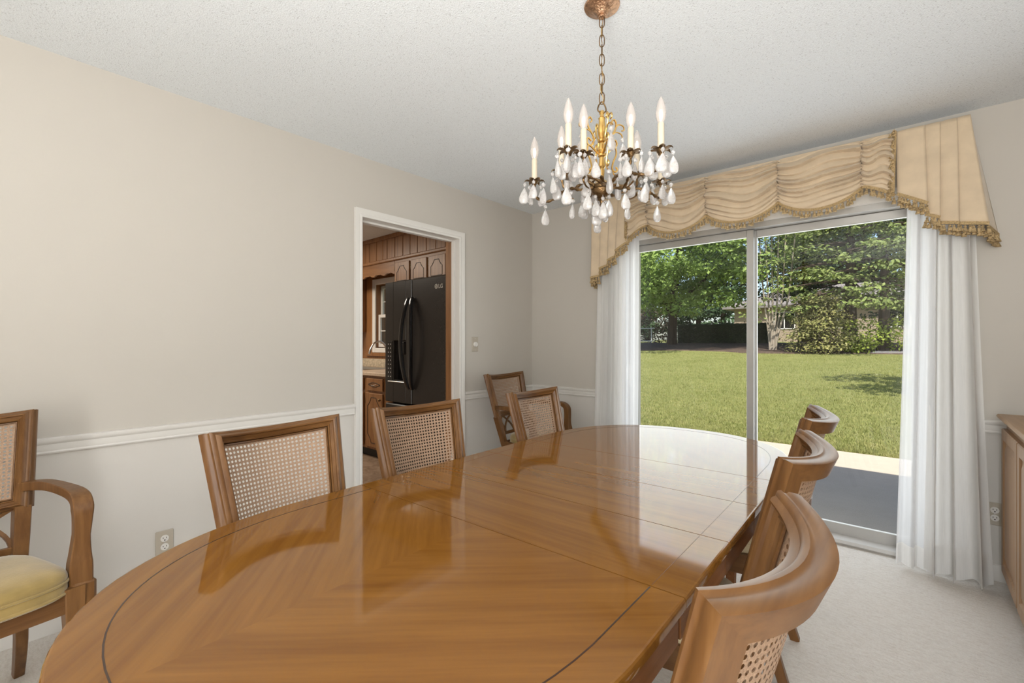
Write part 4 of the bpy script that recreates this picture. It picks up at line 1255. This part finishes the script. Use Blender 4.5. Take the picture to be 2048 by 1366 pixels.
def concrete():
    m, n, l, b = new_mat('patio_concrete'); v = tex_coord(n, l)
    f = noise(n, l, v, 5, 8, 0.7); g = noise(n, l, v, 130, 3, 0.7)
    c = mix(n, l, 0.45, ramp(n, l, f, [(0.3, (0.48, 0.40, 0.31)), (0.7, (0.58, 0.49, 0.39))]), ramp(n, l, g, [(0.3, (0.38, 0.31, 0.25)), (0.65, (0.60, 0.51, 0.41))]))
    l.new(c, b.inputs['Base Color']); b.inputs['Roughness'].default_value = 0.9; bump(n, l, g, b, 0.3, 0.004); return m
M_conc = concrete()
mb = MB(); mb.box(-9, 0.34, -0.25, 9, 3.42, -0.10, 0.01); mb.box(SX0, 0.16, -0.25, SX1, 0.36, -0.02); struct(mb.build('patio', M_conc, smooth=0))
def lawn_mat():
    m, n, l, b = new_mat('lawn_turf'); v = tex_coord(n, l)
    f1 = noise(n, l, v, 1.3, 5, 0.65); f2 = noise(n, l, tex_coord(n, l, (0.45, 2.6, 1), (0, 0, 0.06)), 2.2, 5, 0.65); f3 = noise(n, l, v, 60, 4, 0.8)
    c = mix(n, l, 0.6, ramp(n, l, f1, [(0.3, (0.23, 0.25, 0.085)), (0.7, (0.32, 0.32, 0.13))]), ramp(n, l, f2, [(0.3, (0.16, 0.20, 0.045)), (0.72, (0.38, 0.35, 0.16))]))
    c = mix(n, l, 0.4, c, ramp(n, l, f3, [(0.3, (0.12, 0.16, 0.03)), (0.7, (0.38, 0.39, 0.15))]))
    l.new(c, b.inputs['Base Color']); b.inputs['Roughness'].default_value = 0.95; b.inputs['Specular IOR Level'].default_value = 0.1
    h = n.new('ShaderNodeMath'); h.operation = 'ADD'; l.new(f3, h.inputs[0]); l.new(f2, h.inputs[1]); bump(n, l, h.outputs[0], b, 0.7, 0.05); return m
M_lawn = lawn_mat()
mb = MB()
ys = [3.40, 3.42, 6, 9, 12, 15, 17, 19, 22, 30, 40, 70]
xs = [-60, -20, -10, -5, 0, 5, 10, 20, 60]
def lf_(s, v): return None
vs = [(x, y, lawn_z(x, y) + (0.02 if i else -0.2)) for i, y in enumerate(ys) for x in xs]
nx_ = len(xs)
mb.add(vs, [(j * nx_ + i, j * nx_ + i + 1, (j + 1) * nx_ + i + 1, (j + 1) * nx_ + i) for j in range(len(ys) - 1) for i in range(nx_ - 1)])
struct(mb.build('lawn', M_lawn, smooth=0, fixn=False))
mb = MB(); mb.box(-60, -30, -0.5, 60, 3.4, -0.26); struct(mb.build('ground', M_lawn, smooth=0))

def from_arrays(name, V, F4, mats, parent=None, mat_idx=None):
    me = bpy.data.meshes.new(name)
    nv, nf = len(V), len(F4); k = F4.shape[1]
    me.vertices.add(nv); me.vertices.foreach_set('co', V.astype(np.float32).ravel())
    me.loops.add(nf * k); me.loops.foreach_set('vertex_index', F4.astype(np.int32).ravel())
    me.polygons.add(nf); me.polygons.foreach_set('loop_start', np.arange(0, nf * k, k, dtype=np.int32))
    for m in (mats if isinstance(mats, (list, tuple)) else [mats]): me.materials.append(m)
    if mat_idx is not None: me.polygons.foreach_set('material_index', mat_idx.astype(np.int32))
    me.update(calc_edges=True); me.validate()
    o = bpy.data.objects.new(name, me); COL.objects.link(o)
    if parent: o.parent = parent
    return o
# grass blades on the near lawn
N = 150000
gy = 3.42 + 13.4 * nprng.random(N) ** 1.6; gx = 3.2 - (0.30 * (gy - 3.4) + 5.0) * 1.55 * nprng.random(N)
gz = -0.12 + (gy - 3.4) * 0.0676 + 0.02
ga = nprng.random(N) * 6.283; gh = 0.022 + 0.024 * nprng.random(N); gw = 0.004 + 0.004 * nprng.random(N)
dx, dy = np.cos(ga) * gw, np.sin(ga) * gw
lx, ly = nprng.normal(0, .014, N), nprng.normal(0, .014, N)
V = np.stack([np.stack([gx - dx, gy - dy, gz - .005], 1), np.stack([gx + dx, gy + dy, gz - .005], 1), np.stack([gx + lx, gy + ly, gz + gh], 1)], 1).reshape(-1, 3)
def leaf_mat(name, dark, light, trans=0.35, warm=None, sc=0.8):
    m, n, l, b = new_mat(name); out = n['Material Output']; v = tex_coord(n, l)
    f = noise(n, l, v, sc, 3, 0.6); g = noise(n, l, v, 9, 2)
    c = ramp(n, l, f, [(0.3, dark), (0.7, light)])
    c = mix(n, l, 0.4, c, ramp(n, l, g, [(0.3, dark), (0.7, warm or light)]))
    l.new(c, b.inputs['Base Color']); b.inputs['Roughness'].default_value = 0.6; b.inputs['Specular IOR Level'].default_value = 0.25
    tl = n.new('ShaderNodeBsdfTranslucent'); l.new(c, tl.inputs[0])
    mx = n.new('ShaderNodeMixShader'); mx.inputs[0].default_value = trans
    l.new(b.outputs[0], mx.inputs[1]); l.new(tl.outputs[0], mx.inputs[2]); l.new(mx.outputs[0], out.inputs['Surface']); return m
M_blade = leaf_mat('grass_blade', (0.20, 0.235, 0.06), (0.36, 0.37, 0.13), 0.3, (0.52, 0.45, 0.22), 1.2)
gr = from_arrays('grass', V, np.arange(N * 3).reshape(-1, 3), M_blade)
tag(gr, 'short mown grass blades of the sunny lawn beyond the patio', 'grass', kind='stuff')
M_mulch = plain('bark_mulch', (0.085, 0.055, 0.04), 0.95, var=0.5, nscale=12, bmp=0.6, bscale=30)
mb = MB()
mbz = []
for i in range(41):
    x = -16 + i * 0.8; y0 = 16.6 + 0.25 * math.sin(x * 0.9) + (0.5 if x < -3 else 0); mbz.append([(x, y0, lawn_z(x, y0) - 0.05), (x, y0 + 0.15, lawn_z(x, y0) + 0.06), (x, 22.0, lawn_z(x, 22.0) + 0.06), (x, 23.5, lawn_z(x, 23.5) + 0.06), (x, 23.6, lawn_z(x, 23.6) - 0.05)])
mb.rings(mbz); struct(mb.build('path_bed', M_mulch, smooth=0))
bpy.data.objects['path_bed'].name = 'ground_bed'

def leaves(clumps, n_per, size, flat=0.5, shell=0.55):
    """clumps: (cx, cy, cz, rx, ry, rz); leaf quads scattered in each clump, mostly in its outer shell"""
    out = []
    for c in clumps:
        vol = (c[3] * c[4] * c[5]) ** (1 / 3)
        n = max(20, int(n_per * (vol ** 2)))
        d = nprng.normal(size=(n, 3)); d /= np.linalg.norm(d, axis=1, keepdims=True)
        r = shell + (1 - shell) * nprng.random((n, 1)) ** 0.6
        p = np.array(c[:3]) + d * r * np.array(c[3:])
        nrm = d * (1 - flat) + nprng.normal(size=(n, 3)) * 0.45 + np.array([0, -0.25, flat + 0.25])
        nrm /= np.linalg.norm(nrm, axis=1, keepdims=True)
        t = np.cross(nrm, nprng.normal(size=(n, 3))); t /= np.linalg.norm(t, axis=1, keepdims=True)
        b = np.cross(nrm, t)
        s = size * (0.6 + 0.8 * nprng.random((n, 1)))
        q = np.stack([p - t * s, p - b * s * .55 + nrm * s * .12, p + t * s, p + b * s * .55 + nrm * s * .12], 1)
        out.append(q.reshape(-1, 3))
    V = np.concatenate(out); return V, np.arange(len(V)).reshape(-1, 4)
M_bark = wood('tree_bark', (0.045, 0.032, 0.025), (0.075, 0.055, 0.042), (0.12, 0.09, 0.07), axis='Z', rough=0.95, fine=40, coarse=6, figure=0.5, spec=0.1)
M_birch = wood('pale_bark', (0.20, 0.16, 0.12), (0.34, 0.29, 0.23), (0.48, 0.42, 0.35), axis='Z', rough=0.95, fine=40, coarse=6, figure=0.4, spec=0.1)
M_maple = leaf_mat('maple_leaf', (0.06, 0.135, 0.02), (0.42, 0.56, 0.15), 0.35, (0.46, 0.58, 0.17))
M_pine = leaf_mat('conifer_needle', (0.055, 0.105, 0.024), (0.27, 0.35, 0.095), 0.2, (0.42, 0.42, 0.15))
M_spruce = leaf_mat('dark_needle', (0.02, 0.045, 0.02), (0.07, 0.12, 0.045), 0.15)
M_yew = leaf_mat('golden_needle', (0.12, 0.15, 0.035), (0.36, 0.36, 0.12), 0.2, (0.50, 0.38, 0.20))
M_shrub = leaf_mat('bright_shrub_leaf', (0.20, 0.28, 0.03), (0.50, 0.57, 0.11), 0.35)
M_brush = leaf_mat('brown_brush', (0.07, 0.055, 0.035), (0.20, 0.155, 0.10), 0.2)
M_hedge = leaf_mat('hedge_leaf', (0.012, 0.022, 0.01), (0.035, 0.055, 0.02), 0.1)

def trunk(mb, pts, r0, r1, n=10):
    pts = smooth_path(pts, 5); m = len(pts)
    mb.tube(pts, [lerp(r0, r1, i / (m - 1)) * (1.25 - 0.25 * min(1, i / 3)) for i in range(m)], n)
GT = 'trees beyond the lawn'
def tree(name, x, y, label, clumps, n_per, size, lmat, bmat, trunks, flat=0.5, shell=0.55, group=GT, cat='tree'):
    z = lawn_z(x, y)
    o = empty(name, (x, y, z)); tag(o, label, cat, group)
    if trunks:
        mb = MB()
        for pts, r0, r1 in trunks: trunk(mb, pts, r0, r1)
        mb.build('trunk', bmat, o)
    V, F = leaves(clumps, n_per, size, flat, shell)
    from_arrays('crown', V, F, lmat, o)
    return o
def pads(n, x, y, z, sx, sy, sz, r, flat=0.4, seed=0, front=0.0):
    q = np.random.default_rng(seed); out = []
    for _ in range(n):
        d = q.normal(size=3); d /= np.linalg.norm(d); k = 0.35 + 0.65 * q.random() ** 0.5
        rr = r * (0.6 + 0.8 * q.random())
        out.append((x + d[0] * k * sx, y + d[1] * k * sy - front * q.random(), z + d[2] * k * sz, rr, rr * 0.9, rr * flat))
    return out
# broad maple
tree('maple_tree', -7.1, 21.0, 'broad maple with bright green leaves and thick dark trunk, beyond the hedge end', pads(230, 0.9, -1.4, 5.3, 5.6, 4.4, 3.9, 0.95, 0.45, 1, 1.8), 430, 0.09, M_maple, M_bark,
     [([(0, 0, -0.2), (0.05, 0, 1.2), (0.1, 0, 2.4), (0.3, 0.1, 4.5), (0.5, 0, 7)], 0.27, 0.14), ([(0.1, 0, 1.5), (-0.5, 0, 2.5), (-1.3, 0.2, 3.8), (-2.2, 0, 5.2)], 0.13, 0.05), ([(0.1, 0, 1.7), (0.9, 0, 2.7), (1.9, 0.1, 3.6), (3.0, 0, 4.6)], 0.13, 0.05)])
# multi-stemmed pale tree by the mullion
stems = []
for k, (dx_, top) in enumerate(((-0.55, 5.6), (-0.30, 6.4), (-0.05, 6.8), (0.22, 6.3), (0.50, 5.8), (0.85, 5.2))):
    stems.append(([(0.035 * k - 0.09, 0, -0.1), (0.035 * k - 0.09 + dx_ * .12, 0, 0.7), (dx_ * 0.6, 0.05 * k, 2.2), (dx_ * 0.85, 0, 4.0), (dx_, 0.1, top)], 0.046, 0.022))
tree('multi_stem_tree', -1.62, 18.0, 'pale multi-stemmed thin tree just beyond the door mullion', pads(46, 0.2, 0.3, 4.6, 1.9, 1.2, 2.6, 0.42, 0.5, 2) + pads(10, -0.2, -0.2, 1.7, 1.0, 0.6, 0.5, 0.4, 0.4, 3), 300, 0.07, M_pine, M_birch, stems)
def conifer(name, x, y, label, h, z0, rad, seed, lmat, n_per=520, size=0.075, layers=11, tr=0.28, front=1.0):
    q = np.random.default_rng(seed); cl = []
    br = []
    for i in range(layers):
        t = i / (layers - 1); zc = lerp(z0, h, t); rr = rad * (1 - t * 0.75)
        nb = 7 if i < layers - 3 else 5
        for k in range(nb):
            a = 2 * math.pi * (k + q.random() * 0.7) / nb + i
            for f in (0.45, 0.8):
                if q.random() < 0.18: continue
                r_ = rr * f * (0.8 + 0.4 * q.random())
                cl.append((math.cos(a) * r_, math.sin(a) * r_, zc - 0.35 * f + q.normal() * 0.12, 0.62 + 0.3 * q.random(), 0.55, 0.15 + 0.06 * q.random()))
            br.append(([(0, 0, zc + 0.1), (math.cos(a) * rr * .45, math.sin(a) * rr * .45, zc), (math.cos(a) * rr * .85, math.sin(a) * rr * .85, zc - 0.2)], 0.05, 0.012))
    return tree(name, x, y, label, cl, n_per, size, lmat, M_bark, [([(0, 0, -0.2), (0.03, 0, h * .4), (0, 0, h)], tr, 0.05)] + br, 0.55, 0.25)
conifer('conifer_tree', 0.95, 18.0, 'tall layered conifer with dark trunk between the thin pale tree and the golden shrubs', 9.0, 1.9, 3.0, 5, M_pine, tr=0.24)
conifer('conifer_tree', 1.95, 17.9, 'sturdy layered conifer farthest along the lawn edge, standing over the bright shrubs', 9.5, 2.3, 2.7, 6, M_pine, tr=0.19)
conifer('young_conifer', 0.12, 17.0, 'small golden-green young conifer on the mulch bed before the tall conifer', 2.2, 0.5, 0.85, 7, M_yew, 620, 0.05, 7, 0.06)
conifer('conifer_tree', -1.0, 21.5, 'dense conifer behind the pale multi-stemmed tree', 9.5, 2.6, 2.6, 15, M_spruce)
conifer('conifer_tree', 3.6, 21.5, 'dense conifer behind the outermost layered conifer, at the door frame edge', 9.0, 1.6, 2.6, 16, M_spruce)
GB = 'bright shrubs under the conifers'
for k, (x, y, r_, lb) in enumerate(((1.42, 17.3, 0.85, 'bright yellow-green leafy shrub between the two conifer trunks'), (2.75, 17.6, 1.0, 'bright yellow-green leafy shrub beyond the outermost conifer trunk'))):
    tree('leafy_shrub', x, y, lb, pads(26, 0, 0, r_ * 0.85, r_ * 0.8, r_ * .6, r_ * 0.75, 0.34, 0.7, 20 + k), 620, 0.05, M_shrub, M_bark, [([(0, 0, -0.1), (0.1, 0, 0.5), (0.2, 0, 1.0)], 0.04, 0.015), ([(0, 0, -0.1), (-0.15, 0, 0.5), (-0.3, 0, 1.0)], 0.04, 0.015)], 0.4, 0.5, GB, 'shrub')
# clipped dark hedge
hg = []
for i in range(30):
    hg.append((-7.0 + i * 0.145, 22.3, lawn_z(0, 22.3) + 0.5, 0.30, 0.45, 0.66))
V, F = leaves(hg, 1100, 0.045, 0.3, 0.75)
ho = from_arrays('hedge', V, F, M_hedge); tag(ho, 'low clipped dark hedge behind the mulch bed next to the maple trunk', 'hedge')
mb = MB(); mb.box(-7.2, 22.02, lawn_z(0, 22.3) - 0.05, -2.7, 22.58, lawn_z(0, 22.3) + 1.06, 0.05); mb.build('branches', M_hedge, ho)
# evergreen belt behind the neighbouring house
rk = random.Random(5)
belt = [(-26.5, 43), (-22.5, 46), (-18.5, 43), (-14.6, 47), (-11.2, 44), (-4.6, 47), (-1.2, 44), (2.6, 47), (6.2, 44), (10, 46)]
for k, (x, y) in enumerate(belt):
    h = rk.uniform(13.5, 17.0)
    cl = []
    q = np.random.default_rng(60 + k)
    for i in range(12):
        t = i / 11; rr = 3.4 * (1 - 0.8 * t)
        for j in range(7):
            a = q.random() * 6.283
            cl.append((math.cos(a) * rr * .7, math.sin(a) * rr * .7, lerp(1.6, h, t) + q.normal() * .3, 1.4, 1.3, 0.55))
    tree('evergreen_tree', x, y, 'dark evergreen tree in the tall belt behind the lawn trees', cl, 150, 0.18, M_spruce, M_bark, [([(0, 0, -0.2), (0, 0, h * .5), (0, 0, h)], 0.3, 0.05)], 0.4, 0.4, 'dark evergreens in the back belt')
for k, (x, y, r_, lm, lb) in enumerate(((-10.6, 26.0, 1.5, M_brush, 'brownish twiggy shrub behind the rail fence, beyond the maple trunk'), (-13.0, 28.5, 1.7, M_spruce, 'dark rounded shrub in front of the tall evergreens, at the curtain edge of the view'))):
    tree('background_shrub', x, y, lb, pads(34, 0, 0, r_ * 0.95, r_ * 0.85, r_ * .8, r_ * 0.95, 0.5, 0.8, 80 + k), 260, 0.08, lm, M_bark, [([(0, 0, -0.1), (0.1, 0, 0.6), (0.2, 0, 1.2)], 0.06, 0.02)], 0.4, 0.4, 'shrubs behind the lawn trees', 'shrub')
# tree beside the house whose shade falls on the lawn
tree('lawn_tree', 4.75, 6.6, 'leafy tree standing on the lawn past the door frame, casting its shade on the grass', pads(16, -1.05, 0.0, 4.4, 0.9, 1.3, 1.7, 0.5, 0.3, 47), 520, 0.09, M_maple, M_bark, [([(0, 0, -0.2), (-0.2, 0, 2.0), (-0.9, 0, 4.6)], 0.14, 0.05)], group=None)
# neighbouring house
nh = empty('neighbour_house', (0, 33, lawn_z(0, 33))); tag(nh, 'low tan neighbouring house with grey shingle roof behind the trees', 'house')
M_tan = plain('tan_siding', (0.30, 0.235, 0.175), 0.8); M_rf = plain('grey_shingles', (0.20, 0.18, 0.17), 0.9, var=0.2, nscale=20)
mb = MB(); mb.box(-7.2, 0, -0.2, 9.5, 7, 2.5); mb.build('wall', M_tan, nh)
mb = MB(); mb.rings([[(-7.9, -0.6, 2.42), (10.2, -0.6, 2.42), (10.2, 7.6, 2.42), (-7.9, 7.6, 2.42)], [(-7.9, -0.6, 2.58), (10.2, -0.6, 2.58), (10.2, 7.6, 2.58), (-7.9, 7.6, 2.58)], [(-4.2, 3.2, 4.1), (6.5, 3.2, 4.1), (6.5, 3.8, 4.1), (-4.2, 3.8, 4.1)]]); mb.build('roof', M_rf, nh, smooth=0)
for x in (-4.6, -1.6, 1.4, 4.6):
    mb = MB()
    for a in ((x, 0.9, x + 0.06, 2.1), (x + 1.24, 0.9, x + 1.3, 2.1), (x, 2.04, x + 1.3, 2.1), (x, 0.9, x + 1.3, 0.96), (x + 0.62, 0.9, x + 0.68, 2.1)): mb.box(a[0], -0.05, a[1], a[2], 0.02, a[3])
    wf = mb.build('window', M_trim, nh); mb = MB(); mb.box(x + 0.05, -0.02, 0.95, x + 1.25, 0.01, 2.05); mb.build('pane', M_gloss_black, wf)
ga = empty('garage', (-15.4, 8.0, lawn_z(0, 8.0))); tag(ga, 'white sided outbuilding glimpsed through the kitchen window', 'garage')
M_white = plain('white_clapboard', (0.78, 0.77, 0.75), 0.7)
mb = MB()
for i in range(18): mb.rings([[(-3.0, -0.02, i * 0.15 - 0.2), (-3.0, 0.02, i * 0.15 - 0.05), (-3.0, 4, i * 0.15 - 0.05), (-3.0, 4, i * 0.15 - 0.2)], [(3.0, -0.02, i * 0.15 - 0.2), (3.0, 0.02, i * 0.15 - 0.05), (3.0, 4, i * 0.15 - 0.05), (3.0, 4, i * 0.15 - 0.2)]])
mb.build('wall', M_white, ga, smooth=0)
mb = MB(); mb.rings([[(-3.3, -0.3, 2.45), (-3.3, 2, 3.5), (-3.3, 4.3, 2.45)], [(3.3, -0.3, 2.45), (3.3, 2, 3.5), (3.3, 4.3, 2.45)]]); mb.build('roof', M_rf, ga, smooth=0)
for x in (-1.6, 0.9):
    mb = MB(); mb.box(x, -0.05, 1.0, x + 0.7, 0.03, 2.0); wf = mb.build('window', M_gloss_black, ga)
# pale rail fence far behind the maple
fe = empty('rail_fence', (-10, 24.0, lawn_z(0, 24.0))); tag(fe, 'pale metal rail fence behind the maple trunk', 'fence')
for z in (0.15, 0.95):
    mb = MB(); mb.tube([(-6, 0, z), (0.6, 0, z)], 0.03, 8); mb.build('rail', M_trim, fe)
for i in range(5):
    mb = MB(); mb.tube([(-6 + i * 1.6, 0, -0.1), (-6 + i * 1.6, 0, 1.0)], 0.035, 8); mb.build('post', M_trim, fe)
